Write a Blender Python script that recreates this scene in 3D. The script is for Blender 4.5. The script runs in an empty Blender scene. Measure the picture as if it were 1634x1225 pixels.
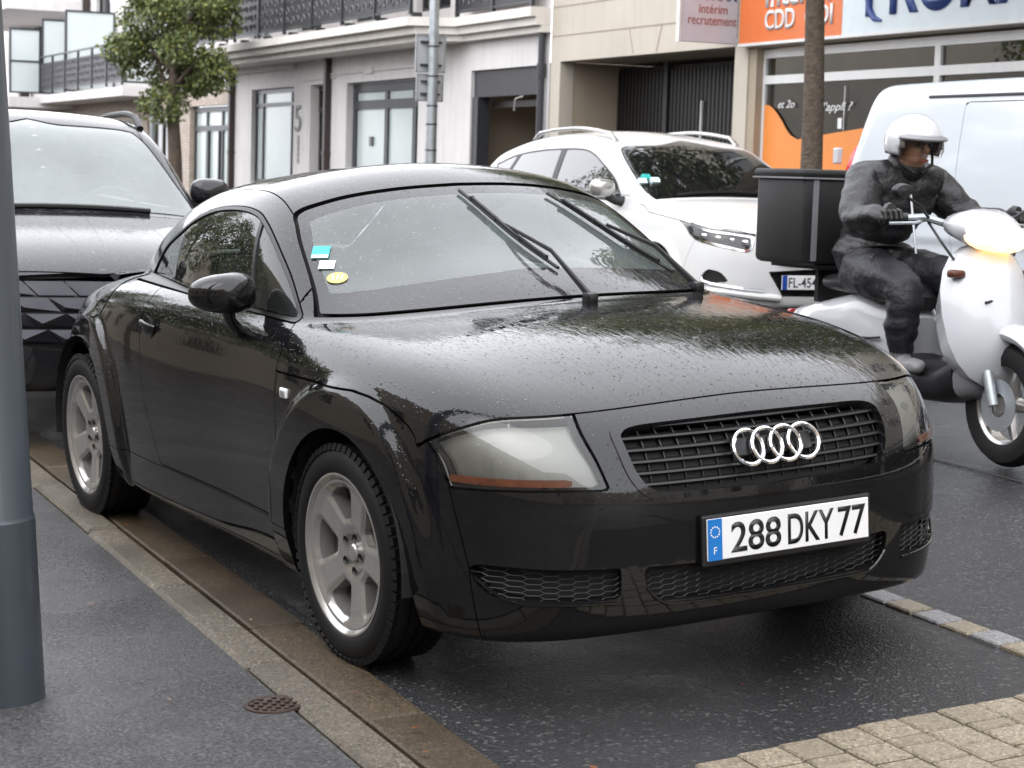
import bpy, bmesh, math, random
import numpy as np
from mathutils import Matrix, Vector
random.seed(7)
rng = np.random.default_rng(7)
SC = bpy.context.scene
COL = SC.collection
PI = math.pi

# ------------------------------------------------------------------ camera, sky, sun, exposure
cam_d = bpy.data.cameras.new('camera'); cam = bpy.data.objects.new('camera', cam_d); COL.objects.link(cam)
_r = Vector((0.4176, 0.9081, 0.0303)); _d = Vector((-0.9021, 0.4183, -0.1062)).normalized()
_r = (_r - _d * _r.dot(_d)).normalized(); _u = _r.cross(_d)
cam.matrix_world = Matrix(((_r.x, _u.x, -_d.x, 5.2174), (_r.y, _u.y, -_d.y, -2.7418), (_r.z, _u.z, -_d.z, 1.3371), (0, 0, 0, 1)))
cam_d.sensor_fit = 'HORIZONTAL'; cam_d.sensor_width = 36.0; cam_d.lens = 69.5
cam_d.clip_start = 0.05; cam_d.clip_end = 1200
cam_d.dof.use_dof = True; cam_d.dof.focus_distance = 5.9; cam_d.dof.aperture_fstop = 9.0
SC.camera = cam

SUN_EL, SUN_ROT = math.radians(50), math.radians(155)
W = bpy.data.worlds.new("World"); SC.world = W; W.use_nodes = True
wn, wl = W.node_tree.nodes, W.node_tree.links
wn.clear()
sky = wn.new('ShaderNodeTexSky'); sky.sky_type = 'NISHITA'; sky.sun_disc = False
sky.sun_elevation = SUN_EL; sky.sun_rotation = SUN_ROT; sky.dust_density = 6; sky.air_density = 1.5
hs = wn.new('ShaderNodeHueSaturation'); hs.inputs['Saturation'].default_value = 0.25
mx = wn.new('ShaderNodeMix'); mx.data_type = 'RGBA'; mx.inputs[0].default_value = 0.85
mx.inputs[7].default_value = (22.6, 23.0, 24.3, 1)      # the even light of a closed cloud cover
bg = wn.new('ShaderNodeBackground'); bg.inputs['Strength'].default_value = 0.13
wo = wn.new('ShaderNodeOutputWorld')
wl.new(sky.outputs[0], hs.inputs['Color']); wl.new(hs.outputs[0], mx.inputs[6]); wl.new(mx.outputs[2], bg.inputs['Color']); wl.new(bg.outputs[0], wo.inputs[0])
sun_d = bpy.data.lights.new('sun', 'SUN'); sun_d.energy = 0.7; sun_d.angle = math.radians(50); sun_d.color = (1, 0.985, 0.96)
sun = bpy.data.objects.new('sun', sun_d); COL.objects.link(sun)
sun.rotation_euler = (PI / 2 - SUN_EL, 0, PI - SUN_ROT); sun.location = (0, 0, 30)
SC.view_settings.view_transform = 'Standard'; SC.view_settings.look = 'None'; SC.view_settings.exposure = 0.27; SC.view_settings.gamma = 1.0
SC.view_settings.use_curve_mapping = False
SC.cycles.max_bounces = 10; SC.cycles.transparent_max_bounces = 12; SC.cycles.caustics_reflective = False; SC.cycles.caustics_refractive = False
SC.cycles.use_denoising = True

# ------------------------------------------------------------------ object helpers
def tag(o, label=None, cat=None, group=None, kind=None):
    if label: o['label'] = label
    if cat: o['category'] = cat
    if group: o['group'] = group
    if kind: o['kind'] = kind
    return o
def thing(name, label, cat, M=None, group=None):
    o = bpy.data.objects.new(name, None); COL.objects.link(o); o.empty_display_size = 0.2
    if M is not None: o.matrix_world = M
    return tag(o, label, cat, group)
def mesh_data(name, V, F, mat=None, smooth=False, normals=None, fmat=None):
    me = bpy.data.meshes.new(name)
    V = [tuple(map(float, v)) for v in V] if not isinstance(V, np.ndarray) else V.tolist()
    F = F.tolist() if isinstance(F, np.ndarray) else F
    me.from_pydata(V, [], F)
    if mat is not None:
        for m in (mat if isinstance(mat, (list, tuple)) else [mat]): me.materials.append(m)
    if fmat is not None: me.polygons.foreach_set('material_index', np.asarray(fmat, np.int32))
    if smooth or normals is not None: me.polygons.foreach_set('use_smooth', np.ones(len(me.polygons), bool))
    me.update()
    if normals is not None: me.normals_split_custom_set_from_vertices(np.asarray(normals).tolist())
    return me
def put(name, me, parent=None, M=None, kind=None):
    o = bpy.data.objects.new(name, me); COL.objects.link(o)
    if parent is not None: o.parent = parent
    if M is not None: o.matrix_local = M
    if kind: o['kind'] = kind
    return o
def copy_tree(o, parent=None):
    c = o.copy(); COL.objects.link(c)
    if parent is not None: c.parent = parent
    for ch in o.children: copy_tree(ch, c)
    return c
class MB:
    """collects primitives into one mesh"""
    def __init__(s): s.v = []; s.f = []; s.m = []; s.mi = 0
    def add(s, V, F):
        o = len(s.v); s.v += [tuple(map(float, p)) for p in V]; s.f += [tuple(i + o for i in f) for f in F]; s.m += [s.mi] * len(F); return s
    def box(s, c, d, R=None, bev=0.0):
        hx, hy, hz = d[0] / 2, d[1] / 2, d[2] / 2
        b = min(bev, hx * .9, hy * .9, hz * .9)
        if b <= 0:
            V = [(x, y, z) for x in (-hx, hx) for y in (-hy, hy) for z in (-hz, hz)]
            F = [(0, 1, 3, 2), (4, 6, 7, 5), (0, 4, 5, 1), (2, 3, 7, 6), (0, 2, 6, 4), (1, 5, 7, 3)]
        else:
            bm = bmesh.new(); bmesh.ops.create_cube(bm, size=1)
            bmesh.ops.scale(bm, vec=(d[0], d[1], d[2]), verts=bm.verts)
            bmesh.ops.bevel(bm, geom=list(bm.edges), offset=b, segments=2, affect='EDGES', profile=.5)
            bm.verts.index_update(); V = [tuple(v.co) for v in bm.verts]; F = [tuple(v.index for v in f.verts) for f in bm.faces]; bm.free()
        if R is not None: V = [R @ Vector(p) for p in V]
        return s.add([(p[0] + c[0], p[1] + c[1], p[2] + c[2]) for p in V], F)
    def tube(s, pts, r, n=8, cap=True, flat=None):
        P = [Vector(p) for p in pts]; rr = r if isinstance(r, (list, tuple)) else [r] * len(P)
        V = []; F = []; up = None
        for i, p in enumerate(P):
            t = (P[min(i + 1, len(P) - 1)] - P[max(i - 1, 0)]).normalized()
            if up is None:
                a = Vector((0, 0, 1)) if abs(t.z) < .9 else Vector((1, 0, 0)); up = (a - t * a.dot(t)).normalized()
            else: up = (up - t * up.dot(t)).normalized()
            sd = t.cross(up)
            for k in range(n):
                a = 2 * PI * k / n; V.append(p + (up * math.cos(a) + sd * math.sin(a) * (flat or 1)) * rr[i])
        for i in range(len(P) - 1):
            for k in range(n): F.append((i * n + k, i * n + (k + 1) % n, (i + 1) * n + (k + 1) % n, (i + 1) * n + k))
        if cap: F.append(tuple(range(n))[::-1]); F.append(tuple((len(P) - 1) * n + k for k in range(n)))
        return s.add(V, F)
    def lathe(s, prof, n=24, c=(0, 0, 0), axis='Z', closed=False):
        V = []; F = []; m = len(prof)
        for k in range(n):
            a = 2 * PI * k / n
            for r, h in prof:
                x, y = r * math.cos(a), r * math.sin(a)
                p = (x, y, h) if axis == 'Z' else ((x, h, y) if axis == 'Y' else (h, x, y))
                V.append((p[0] + c[0], p[1] + c[1], p[2] + c[2]))
        for k in range(n):
            for i in range(m if closed else m - 1):
                a0, a1 = k * m + i, k * m + (i + 1) % m; b0, b1 = ((k + 1) % n) * m + i, ((k + 1) % n) * m + (i + 1) % m
                F.append((a0, b0, b1, a1))
        return s.add(V, F)
    def prism(s, poly, a, b, axis='Y'):
        """2D polygon extruded along an axis from a to b: poly is (x,z) for Y, (y,z) for X, (x,y) for Z"""
        def P(p, h): return (p[0], h, p[1]) if axis == 'Y' else ((h, p[0], p[1]) if axis == 'X' else (p[0], p[1], h))
        n = len(poly); V = [P(p, a) for p in poly] + [P(p, b) for p in poly]
        F = [tuple(range(n))[::-1], tuple(range(n, 2 * n))] + [(i, (i + 1) % n, n + (i + 1) % n, n + i) for i in range(n)]
        return s.add(V, F)
    def build(s, name, mat, parent=None, M=None, smooth=False, kind=None):
        me = mesh_data(name, s.v, s.f, mat, False, None, s.m if isinstance(mat, (list, tuple)) else None)
        if smooth:
            bm = bmesh.new(); bm.from_mesh(me); bmesh.ops.recalc_face_normals(bm, faces=bm.faces)
            for f in bm.faces: f.smooth = True
            for e in bm.edges:
                if len(e.link_faces) == 2 and e.calc_face_angle(0) > math.radians(38): e.smooth = False
            bm.to_mesh(me); bm.free()
        else:
            bm = bmesh.new(); bm.from_mesh(me); bmesh.ops.recalc_face_normals(bm, faces=bm.faces); bm.to_mesh(me); bm.free()
        return put(name, me, parent, M, kind)
def grid_sheet(xs, ys, zf):
    V = [(x, y, zf(x, y)) for y in ys for x in xs]; n = len(xs)
    F = [(j * n + i, j * n + i + 1, (j + 1) * n + i + 1, (j + 1) * n + i) for j in range(len(ys) - 1) for i in range(n - 1)]
    return V, F
_texts = []
def text(name, body, mat, parent, M, w=None, h=None, ext=0.002, shear=0.0, kind=None, bold=0.0):
    cu = bpy.data.curves.new('lettering', 'FONT'); cu.body = body; cu.size = 1.0; cu.extrude = 0; cu.shear = shear; cu.offset = bold
    o = bpy.data.objects.new('tmp', cu); COL.objects.link(o)
    dg = bpy.context.evaluated_depsgraph_get(); me = bpy.data.meshes.new_from_object(o.evaluated_get(dg))
    bpy.data.objects.remove(o); bpy.data.curves.remove(cu)
    P = np.array([v.co[:] for v in me.vertices]); lo, hi = P.min(0), P.max(0)
    sx = (w / (hi[0] - lo[0])) if w else None; sy = (h / (hi[1] - lo[1])) if h else None
    sx = sx or sy; sy = sy or sx
    P = (P - [(lo[0] + hi[0]) / 2, (lo[1] + hi[1]) / 2, 0]) * [sx, sy, 0]
    bm = bmesh.new(); bm.from_mesh(me)
    for v, p in zip(bm.verts, P): v.co = p
    r = bmesh.ops.extrude_face_region(bm, geom=list(bm.faces))
    for g in r['geom']:
        if isinstance(g, bmesh.types.BMVert): g.co.z += ext
    bmesh.ops.recalc_face_normals(bm, faces=bm.faces); bm.to_mesh(me); bm.free(); me.name = name
    me.materials.clear(); me.materials.append(mat)
    return put(name, me, parent, M, kind)

# ------------------------------------------------------------------ materials
def nodes(name):
    m = bpy.data.materials.new(name); m.use_nodes = True; nt = m.node_tree
    return m, nt.nodes, nt.links, nt.nodes['Principled BSDF'], nt.nodes['Material Output']
def coords(n, l, scale=(1, 1, 1), kind='Object'):
    tc = n.new('ShaderNodeTexCoord'); mp = n.new('ShaderNodeMapping'); mp.inputs['Scale'].default_value = scale
    l.new(tc.outputs[kind], mp.inputs['Vector']); return mp.outputs[0]
def noise(n, l, co, scale, detail=4, rough=.55):
    t = n.new('ShaderNodeTexNoise'); t.inputs['Scale'].default_value = scale; t.inputs['Detail'].default_value = detail; t.inputs['Roughness'].default_value = rough
    l.new(co, t.inputs['Vector']); return t.outputs['Fac']
def ramp(n, l, fac, stops):
    r = n.new('ShaderNodeValToRGB'); cr = r.color_ramp
    while len(cr.elements) < len(stops): cr.elements.new(.5)
    for e, (p, c) in zip(cr.elements, stops):
        e.position = p; e.color = (c, c, c, 1) if not isinstance(c, tuple) else (*c[:3], 1)
    l.new(fac, r.inputs[0]); return r.outputs[0]
def math_(n, l, op, a, b=None, clamp=False):
    m = n.new('ShaderNodeMath'); m.operation = op; m.use_clamp = clamp
    for i, v in enumerate((a, b)):
        if v is None: continue
        if isinstance(v, (int, float)): m.inputs[i].default_value = v
        else: l.new(v, m.inputs[i])
    return m.outputs[0]
def bump(n, l, h, strength=.3, dist=.01, prev=None):
    b = n.new('ShaderNodeBump'); b.inputs['Strength'].default_value = strength; b.inputs['Distance'].default_value = dist
    l.new(h, b.inputs['Height'])
    if prev is not None: l.new(prev, b.inputs['Normal'])
    return b.outputs[0]
def mixc(n, l, fac, a, b):
    m = n.new('ShaderNodeMix'); m.data_type = 'RGBA'
    for i, v in ((0, fac), (6, a), (7, b)):
        if isinstance(v, (int, float)): m.inputs[i].default_value = v
        elif isinstance(v, tuple): m.inputs[i].default_value = (*v[:3], 1)
        else: l.new(v, m.inputs[i])
    return m.outputs[2]
def plain(name, col, rough=.5, metal=0.0, var=.12, nscale=6, bscale=None, bstr=.2, spec=.5, coat=0.0, emit=None, bdist=.004, grime=0.0):
    m, n, l, b, o = nodes(name); co = coords(n, l)
    f = noise(n, l, co, nscale, 5)
    c = mixc(n, l, ramp(n, l, f, [(.3, 0.0), (.7, 1.0)]), tuple(x * (1 - var) for x in col), tuple(min(1, x * (1 + var)) for x in col))
    if grime:
        g = noise(n, l, coords(n, l, (3, 3, .25)), 2.2, 6, .65)
        c = mixc(n, l, math_(n, l, 'MULTIPLY', ramp(n, l, g, [(.48, 0.0), (.75, 1.0)]), grime), c, tuple(x * .45 for x in col))
    l.new(c, b.inputs['Base Color'])
    b.inputs['Roughness'].default_value = rough; b.inputs['Metallic'].default_value = metal; b.inputs['Specular IOR Level'].default_value = spec
    b.inputs['Coat Weight'].default_value = coat; b.inputs['Coat Roughness'].default_value = .03
    if bscale: l.new(bump(n, l, noise(n, l, co, bscale, 3), bstr, bdist), b.inputs['Normal'])
    if emit: b.inputs['Emission Color'].default_value = (*emit[:3], 1); b.inputs['Emission Strength'].default_value = emit[3]
    return m
def drops(n, l, co, layers, prev=None, gate=None, amp_d=.0021):
    """raised rain drops: each cell of a Voronoi pattern holds a bead of its own size"""
    h = None
    for scale, rad, keep, amp in layers:
        v = n.new('ShaderNodeTexVoronoi'); v.inputs['Scale'].default_value = scale; l.new(co, v.inputs['Vector'])
        sp = n.new('ShaderNodeSeparateColor'); l.new(v.outputs['Color'], sp.inputs[0])
        r = math_(n, l, 'MULTIPLY', sp.outputs[0], rad)
        d = math_(n, l, 'DIVIDE', math_(n, l, 'SUBTRACT', r, v.outputs['Distance']), rad, True)
        d = math_(n, l, 'POWER', d, .5)
        k = math_(n, l, 'GREATER_THAN', sp.outputs[1], 1 - keep)
        d = math_(n, l, 'MULTIPLY', math_(n, l, 'MULTIPLY', d, k), amp)
        h = d if h is None else math_(n, l, 'ADD', h, d)
    if gate is not None: h = math_(n, l, 'MULTIPLY', h, gate)
    return bump(n, l, h, 1.0, amp_d, prev), h
def car_paint(name, col, flake=0.0, wet=1.0, rough=.035, streak=.12):
    m, n, l, b, o = nodes(name); co = coords(n, l)
    b.inputs['Base Color'].default_value = (*col, 1); b.inputs['Roughness'].default_value = .32; b.inputs['Metallic'].default_value = flake
    b.inputs['Coat Weight'].default_value = 1.0; b.inputs['Coat Roughness'].default_value = rough; b.inputs['Coat IOR'].default_value = 1.52; b.inputs['Specular IOR Level'].default_value = .0
    f = noise(n, l, co, 2.2, 4); dirt = ramp(n, l, f, [(.35, 0.0), (.75, .07)])
    l.new(mixc(n, l, dirt, col, tuple(min(1, .5 * x + .07) for x in col)), b.inputs['Base Color'])
    if wet:
        g = n.new('ShaderNodeNewGeometry'); sp = n.new('ShaderNodeSeparateXYZ'); l.new(g.outputs['Normal'], sp.inputs[0])
        up = ramp(n, l, sp.outputs[2], [(.05, .06), (.55, 1.0)])
        st = noise(n, l, coords(n, l, (14, 60, 30)), 1.0, 3, .6)
        st = math_(n, l, 'MULTIPLY', ramp(n, l, st, [(.45, 0.0), (.62, 1.0)]), up)
        b0 = bump(n, l, st, streak, .0016)
        nr, h = drops(n, l, co, [(78, .33, .42, 1.0), (150, .36, .55, .6)], b0, up)
        l.new(nr, b.inputs['Coat Normal'])
    return m
def glass(name, tint=(.72, .8, .77), refl=1.0, haze=.0, wet=True, hazec=(.8, .86, .85), ior=1.55):
    m, n, l, b, o = nodes(name); n.remove(b); co = coords(n, l)
    tr = n.new('ShaderNodeBsdfTransparent'); tr.inputs[0].default_value = (*tint, 1)
    gl = n.new('ShaderNodeBsdfGlossy'); gl.inputs['Roughness'].default_value = .015; gl.inputs[0].default_value = (1, 1, 1, 1)
    fr = n.new('ShaderNodeFresnel'); fr.inputs['IOR'].default_value = ior
    base = tr.outputs[0]
    if haze:
        df = n.new('ShaderNodeBsdfDiffuse'); df.inputs[0].default_value = (*hazec, 1)
        tl = n.new('ShaderNodeBsdfTranslucent'); tl.inputs[0].default_value = (*hazec, 1)
        a2 = n.new('ShaderNodeMixShader'); a2.inputs[0].default_value = .5; l.new(df.outputs[0], a2.inputs[1]); l.new(tl.outputs[0], a2.inputs[2])
        hn = ramp(n, l, noise(n, l, co, 3.0, 5), [(.25, haze * .7), (.75, haze * 1.25)])
        ms = n.new('ShaderNodeMixShader'); l.new(hn, ms.inputs[0]); l.new(base, ms.inputs[1]); l.new(a2.outputs[0], ms.inputs[2]); base = ms.outputs[0]
    fac = math_(n, l, 'MULTIPLY', fr.outputs[0], refl, True)
    ms = n.new('ShaderNodeMixShader'); l.new(fac, ms.inputs[0]); l.new(base, ms.inputs[1]); l.new(gl.outputs[0], ms.inputs[2])
    if wet:
        nr, h = drops(n, l, co, [(95, .34, .18, 1.0), (190, .38, .2, .6)], amp_d=.0011)
        l.new(nr, gl.inputs['Normal']); l.new(nr, fr.inputs['Normal'])
    l.new(ms.outputs[0], o.inputs['Surface']); return m
M_ = {}
M_['rubber'] = plain('tyre rubber', (.0065, .0065, .007), .62, nscale=20, bscale=160, bstr=.15, spec=.3)
M_['black'] = plain('black plastic', (.006, .006, .0065), .42, nscale=15, bscale=400, bstr=.1)
M_['liner'] = plain('black liner', (.006, .006, .006), .8)
M_['cloth_dark'] = plain('dark seat leather', (.075, .075, .078), .5, nscale=9, bscale=120, bstr=.15)
M_['chrome'] = plain('chrome', (.86, .86, .88), .08, 1.0, var=.03)
M_['silver'] = plain('silver lacquer alloy', (.46, .445, .425), .22, .7, var=.06, nscale=12, grime=.25, coat=.4)
M_['steel'] = plain('galvanised steel', (.42, .45, .47), .42, .7, var=.18, nscale=9, grime=.3)
M_['disc'] = plain('brake disc', (.12, .11, .10), .4, .8, var=.2)
M_['white_print'] = plain('white enamel', (.80, .80, .80), .35, var=.03)
M_['black_print'] = plain('black enamel', (.012, .012, .012), .4, var=.03)
M_['blue_print'] = plain('blue enamel', (.012, .17, .52), .35, var=.05)
M_['amber'] = plain('amber reflector', (.085, .026, .012), .3, var=.3, nscale=40, coat=.3)
# ------------------------------------------------------------------ ground
def sst5(e0, e1, x):
    t = min(1, max(0, (x - e0) / (e1 - e0))); return t * t * (3 - 2 * t)
def Gy(y):
    if y < -2.6: return -.06 * 2.6
    if y < 2.4: return .06 * y
    if y < 3.6:
        t = y - 2.4; return .144 + .06 * t - .0875 * t * t / 2
    return .153 - .045 * (min(y, 7.0) - 3.6)
def G(x, y):
    return Gy(y) + (-.0136 * max(-4.5, min(3.0, x))) * (1 - sst5(1.5, 4.0, y))
m, n, l, b, o = nodes('wet asphalt'); co = coords(n, l)
g1 = noise(n, l, co, 95, 5, .75); g2 = noise(n, l, co, 1.1, 5); g3 = noise(n, l, co, .35, 3)
vo = n.new('ShaderNodeTexVoronoi'); vo.inputs['Scale'].default_value = 105; l.new(co, vo.inputs['Vector'])
c = mixc(n, l, ramp(n, l, g1, [(.35, 0.0), (.75, 1.0)]), (.005, .005, .0055), (.042, .0415, .042))
sp = n.new('ShaderNodeSeparateColor'); l.new(vo.outputs['Color'], sp.inputs[0])
c = mixc(n, l, math_(n, l, 'MULTIPLY', math_(n, l, 'GREATER_THAN', sp.outputs[0], .925), .5), c, (.15, .148, .145))
c = mixc(n, l, ramp(n, l, g2, [(.42, 0.0), (.72, .5)]), c, (.016, .016, .018)); l.new(c, b.inputs['Base Color'])
l.new(ramp(n, l, g2, [(.3, .46), (.5, .33), (.7, .17)]), b.inputs['Roughness'])
h = math_(n, l, 'ADD', g1, math_(n, l, 'MULTIPLY', vo.outputs['Distance'], .8))
l.new(bump(n, l, h, .7, .008), b.inputs['Normal']); b.inputs['Specular IOR Level'].default_value = .32
M_['asphalt'] = m
def pave_mat(name, ca, cb, dark, rough0, scale=170, bs=.5, patch=.5, spec=.4):
    m, n, l, b, o = nodes(name); co = coords(n, l)
    g1 = noise(n, l, co, scale, 5, .78); g2 = noise(n, l, co, 1.6, 6, .6); inf = n.new('ShaderNodeObjectInfo')
    c = mixc(n, l, ramp(n, l, g1, [(.36, 0.0), (.64, 1.0)]), ca, cb)
    vo = n.new('ShaderNodeTexVoronoi'); vo.inputs['Scale'].default_value = scale * 1.35; l.new(co, vo.inputs['Vector']); sv_ = n.new('ShaderNodeSeparateColor'); l.new(vo.outputs['Color'], sv_.inputs[0])
    c = mixc(n, l, math_(n, l, 'MULTIPLY', math_(n, l, 'GREATER_THAN', sv_.outputs[0], .90), .5), c, tuple(min(.6, x * 1.6) for x in cb))
    c = mixc(n, l, math_(n, l, 'MULTIPLY', math_(n, l, 'LESS_THAN', sv_.outputs[0], .16), .6), c, tuple(x * .5 for x in ca))
    c = mixc(n, l, math_(n, l, 'MULTIPLY', ramp(n, l, g2, [(.45, 0.0), (.7, 1.0)]), patch), c, dark)
    c = mixc(n, l, math_(n, l, 'MULTIPLY', inf.outputs['Random'], .35), c, tuple(x * .72 for x in ca))
    l.new(c, b.inputs['Base Color']); l.new(ramp(n, l, g2, [(.3, rough0 + .12), (.75, rough0 - .12)]), b.inputs['Roughness'])
    l.new(bump(n, l, math_(n, l, 'ADD', g1, math_(n, l, 'MULTIPLY', sv_.outputs[0], .35)), bs, .008), b.inputs['Normal']); b.inputs['Specular IOR Level'].default_value = spec
    return m
M_['pave'] = pave_mat('wet pavement asphalt', (.016, .016, .017), (.125, .123, .125), (.030, .029, .030), .25, 95, .75, .8, .48)
M_['kerb'] = pave_mat('wet kerb concrete', (.060, .050, .036), (.205, .178, .135), (.040, .031, .019), .40, 100, .5, .8)
M_['gutter'] = pave_mat('brown wet gutter concrete', (.038, .027, .016), (.115, .084, .052), (.025, .017, .010), .34, 100, .5, .8)
M_['beige_paver'] = pave_mat('beige paver', (.16, .132, .092), (.28, .236, .172), (.15, .12, .085), .5, 110, .4, .35)
M_['grey_paver'] = pave_mat('grey granite sett', (.14, .14, .14), (.26, .257, .255), (.13, .13, .13), .45, 110, .4, .3)
M_['joint'] = plain('dark joint sand', (.014, .012, .009), .8, bscale=150)
def rangef(a, b, s):
    n = max(1, round((b - a) / s)); return [a + (b - a) * i / n for i in range(n + 1)]
xs = rangef(-400, -60, 34) + rangef(-60, -12, 4)[1:] + rangef(-12, 4, .5)[1:] + rangef(4, 30, 3)[1:] + [120]
ys = [-200, -40, -12] + rangef(-5, -.78, .35) + rangef(-.78, 7.0, .2)[1:] + [12, 40, 300]
def Gr(x, y):                    # the road plate dips under the kerbs and pavements
    z = G(x, y)
    return z - (.10 if (y < -.99 or y > 7.05) else 0)
V, F = grid_sheet(xs, ys, Gr)
put('road', mesh_data('road', V, F, M_['asphalt'], True), kind='structure')
sm_ = MB(); xs_s = np.arange(-6, 8, .25)
for i in range(len(xs_s) - 1):
    a, b_ = xs_s[i], xs_s[i + 1]; ya, yb = 2.45 + .012 * math.sin(a * 3.1), 2.45 + .012 * math.sin(b_ * 3.1); w_ = .011
    sm_.add([(a, ya - w_, G(a, ya) + .004), (b_, yb - w_, G(b_, yb) + .004), (b_, yb + w_, G(b_, yb) + .004), (a, ya + w_, G(a, ya) + .004)], [(0, 1, 2, 3)])
sm_.build('road_seam', M_['joint'], kind='structure')
# near pavement, kerb stones, gutter stones
PV = lambda x, y: G(x, y) + .006
V, F = grid_sheet(rangef(-60, -12, 4) + rangef(-12, 9, .5)[1:] + [14, 30], rangef(-6.5, -1.125, .35), PV)
put('pavement', mesh_data('pavement', V, F, M_['pave'], True), kind='structure')
def slab(x0, x1, y0, y1, zf, t=.08, gap=.004, bev=.006, dz=0.0):
    """a stone whose top follows the ground; rounded arrises"""
    x0 += gap / 2; x1 -= gap / 2; y0 += gap / 2; y1 -= gap / 2; V = []
    for k, (i, h) in enumerate(((0, -t), (0, -bev), (bev, 0))):
        for x, y in ((x0 + i, y0 + i), (x1 - i, y0 + i), (x1 - i, y1 - i), (x0 + i, y1 - i)): V.append((x, y, zf(x, y) + h + dz))
    F = [(k * 4 + i, k * 4 + (i + 1) % 4, k * 4 + 4 + (i + 1) % 4, k * 4 + 4 + i) for k in range(2) for i in range(4)] + [(8, 9, 10, 11)]
    return V, F
kb = put('kerb', mesh_data('kerb', *slab(-60, 14, -1.122, -.80, lambda x, y: G(x, y) - .03, .1), M_['joint']), kind='structure')
x = -30.0; k = 0
while x < 9:
    L = 1.0
    V, F = slab(x, x + L, -1.118 - .004 * (k % 3), -.985, lambda a, c: G(a, c) + .012, .1, .016, .014, random.uniform(-.003, .003))
    put('kerb_stone', mesh_data('kerb_stone', V, F, M_['kerb']), kb)
    x += L; k += 1
x = -30.4
while x < 9:
    V, F = slab(x, x + 1.0, -.982, -.812 + random.uniform(-.003, .003), lambda a, c: G(a, c) + .006 - max(0, .03 * (c + .98)), .1, .006, .006, random.uniform(-.002, .002))
    put('gutter_stone', mesh_data('gutter_stone', V, F, M_['gutter']), kb)
    x += 1.0
# bay edge: single row of alternating setts, between bay and carriageway, and across the bay behind the car
row = put('bay_edge_strip', mesh_data('bay_edge_strip', *slab(-20.02, 8.02, .822, .942, lambda x, y: G(x, y) + .001, .05), M_['joint']), kind='structure')
x = -20.0; k = 0
while x < 8:
    L = .137
    mt = M_['beige_paver'] if (k % 2 == 0 or k % 7 == 3) else M_['grey_paver']
    V, F = slab(x, x + L, .832 + random.uniform(-.004, .004), .932 + random.uniform(-.004, .004), lambda a, c: G(a, c) + .012, .05, .012, .005, random.uniform(-.002, .002))
    put('sett', mesh_data('sett', V, F, mt), row); x += L; k += 1
row2 = put('bay_cross_strip', mesh_data('bay_cross_strip', *slab(-3.80, -3.66, -.80, .82, lambda x, y: G(x, y) + .001, .05), M_['joint']), kind='structure')
y = -.80; k = 0
while y < .80:
    V, F = slab(-3.79, -3.67, y, y + .2, lambda a, c: G(a, c) + .012, .05, .012, .005, random.uniform(-.002, .002))
    put('sett', mesh_data('sett', V, F, M_['beige_paver']), row2); y += .2; k += 1
# paved apron in front of the car
ap = put('paved_apron', mesh_data('paved_apron', *slab(1.36, 3.4, -.80, 2.2, lambda x, y: G(x, y) + .002, .05), M_['joint']), kind='structure')
p = .124; pav = {}
for j in range(24):
    y0 = -.80 + j * p; x = float(np.interp(y0, [-.8, -.417, .064, .61, 2], [1.36, 1.297, 1.236, 1.218, 1.19])); first = True; k = 0
    while x < 2.2:
        L = p / 2 if (k == 1 and j % 2 == 1) else p
        V, F = slab(x, x + L, y0, y0 + p, lambda a, c: G(a, c) + .013, .05, .010, .005, random.uniform(-.0015, .0015))
        put('paver', mesh_data('paver', V, F, M_['beige_paver']), ap); x += L; k += 1
# far kerb and pavement
FZ = lambda x, y: .12 + 0 * y
V, F = grid_sheet(rangef(-120, 40, 8), [7.19, 10.6], FZ)
put('far_pavement', mesh_data('far_pavement', V, F, M_['pave']), kind='structure')
fk = MB(); fk.box((-40, 7.11, .02), (160, .14, .2)); fk.build('far_kerb', M_['kerb'], kind='structure')
# ------------------------------------------------------------------ implicit car bodies: a signed field per car, meshed and cut along its shut lines
def spl(kx, ky):
    kx = np.asarray(kx, float); ky = np.asarray(ky, float); n = len(kx); h = np.diff(kx)
    A = np.zeros((n, n)); b = np.zeros(n); A[0, 0] = A[-1, -1] = 1
    for i in range(1, n - 1):
        A[i, i - 1] = h[i - 1]; A[i, i] = 2 * (h[i - 1] + h[i]); A[i, i + 1] = h[i]
        b[i] = 6 * ((ky[i + 1] - ky[i]) / h[i] - (ky[i] - ky[i - 1]) / h[i - 1])
    M = np.linalg.solve(A, b)
    def f(x):
        x = np.asarray(x, float); xc = np.clip(x, kx[0], kx[-1]); i = np.clip(np.searchsorted(kx, xc) - 1, 0, n - 2)
        t = xc - kx[i]; hh = h[i]; u = kx[i + 1] - xc
        s = (M[i] * u ** 3 + M[i + 1] * t ** 3) / (6 * hh) + (ky[i] / hh - M[i] * hh / 6) * u + (ky[i + 1] / hh - M[i + 1] * hh / 6) * t
        m0 = (ky[1] - ky[0]) / h[0] - M[1] * h[0] / 6; m1 = (ky[-1] - ky[-2]) / h[-1] + M[-2] * h[-1] / 6
        return s + np.where(x < kx[0], (x - kx[0]) * m0, 0) + np.where(x > kx[-1], (x - kx[-1]) * m1, 0)
    return f
def smax(a, b, k):
    h = np.maximum(k - np.abs(a - b), 0) / k
    return np.maximum(a, b) + h ** 3 * k / 6
def smin(a, b, k): return -smax(-a, -b, k)
def sst(e0, e1, x):
    t = np.clip((x - e0) / (e1 - e0), 0, 1); return t * t * t * (t * (6 * t - 15) + 10)
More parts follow.
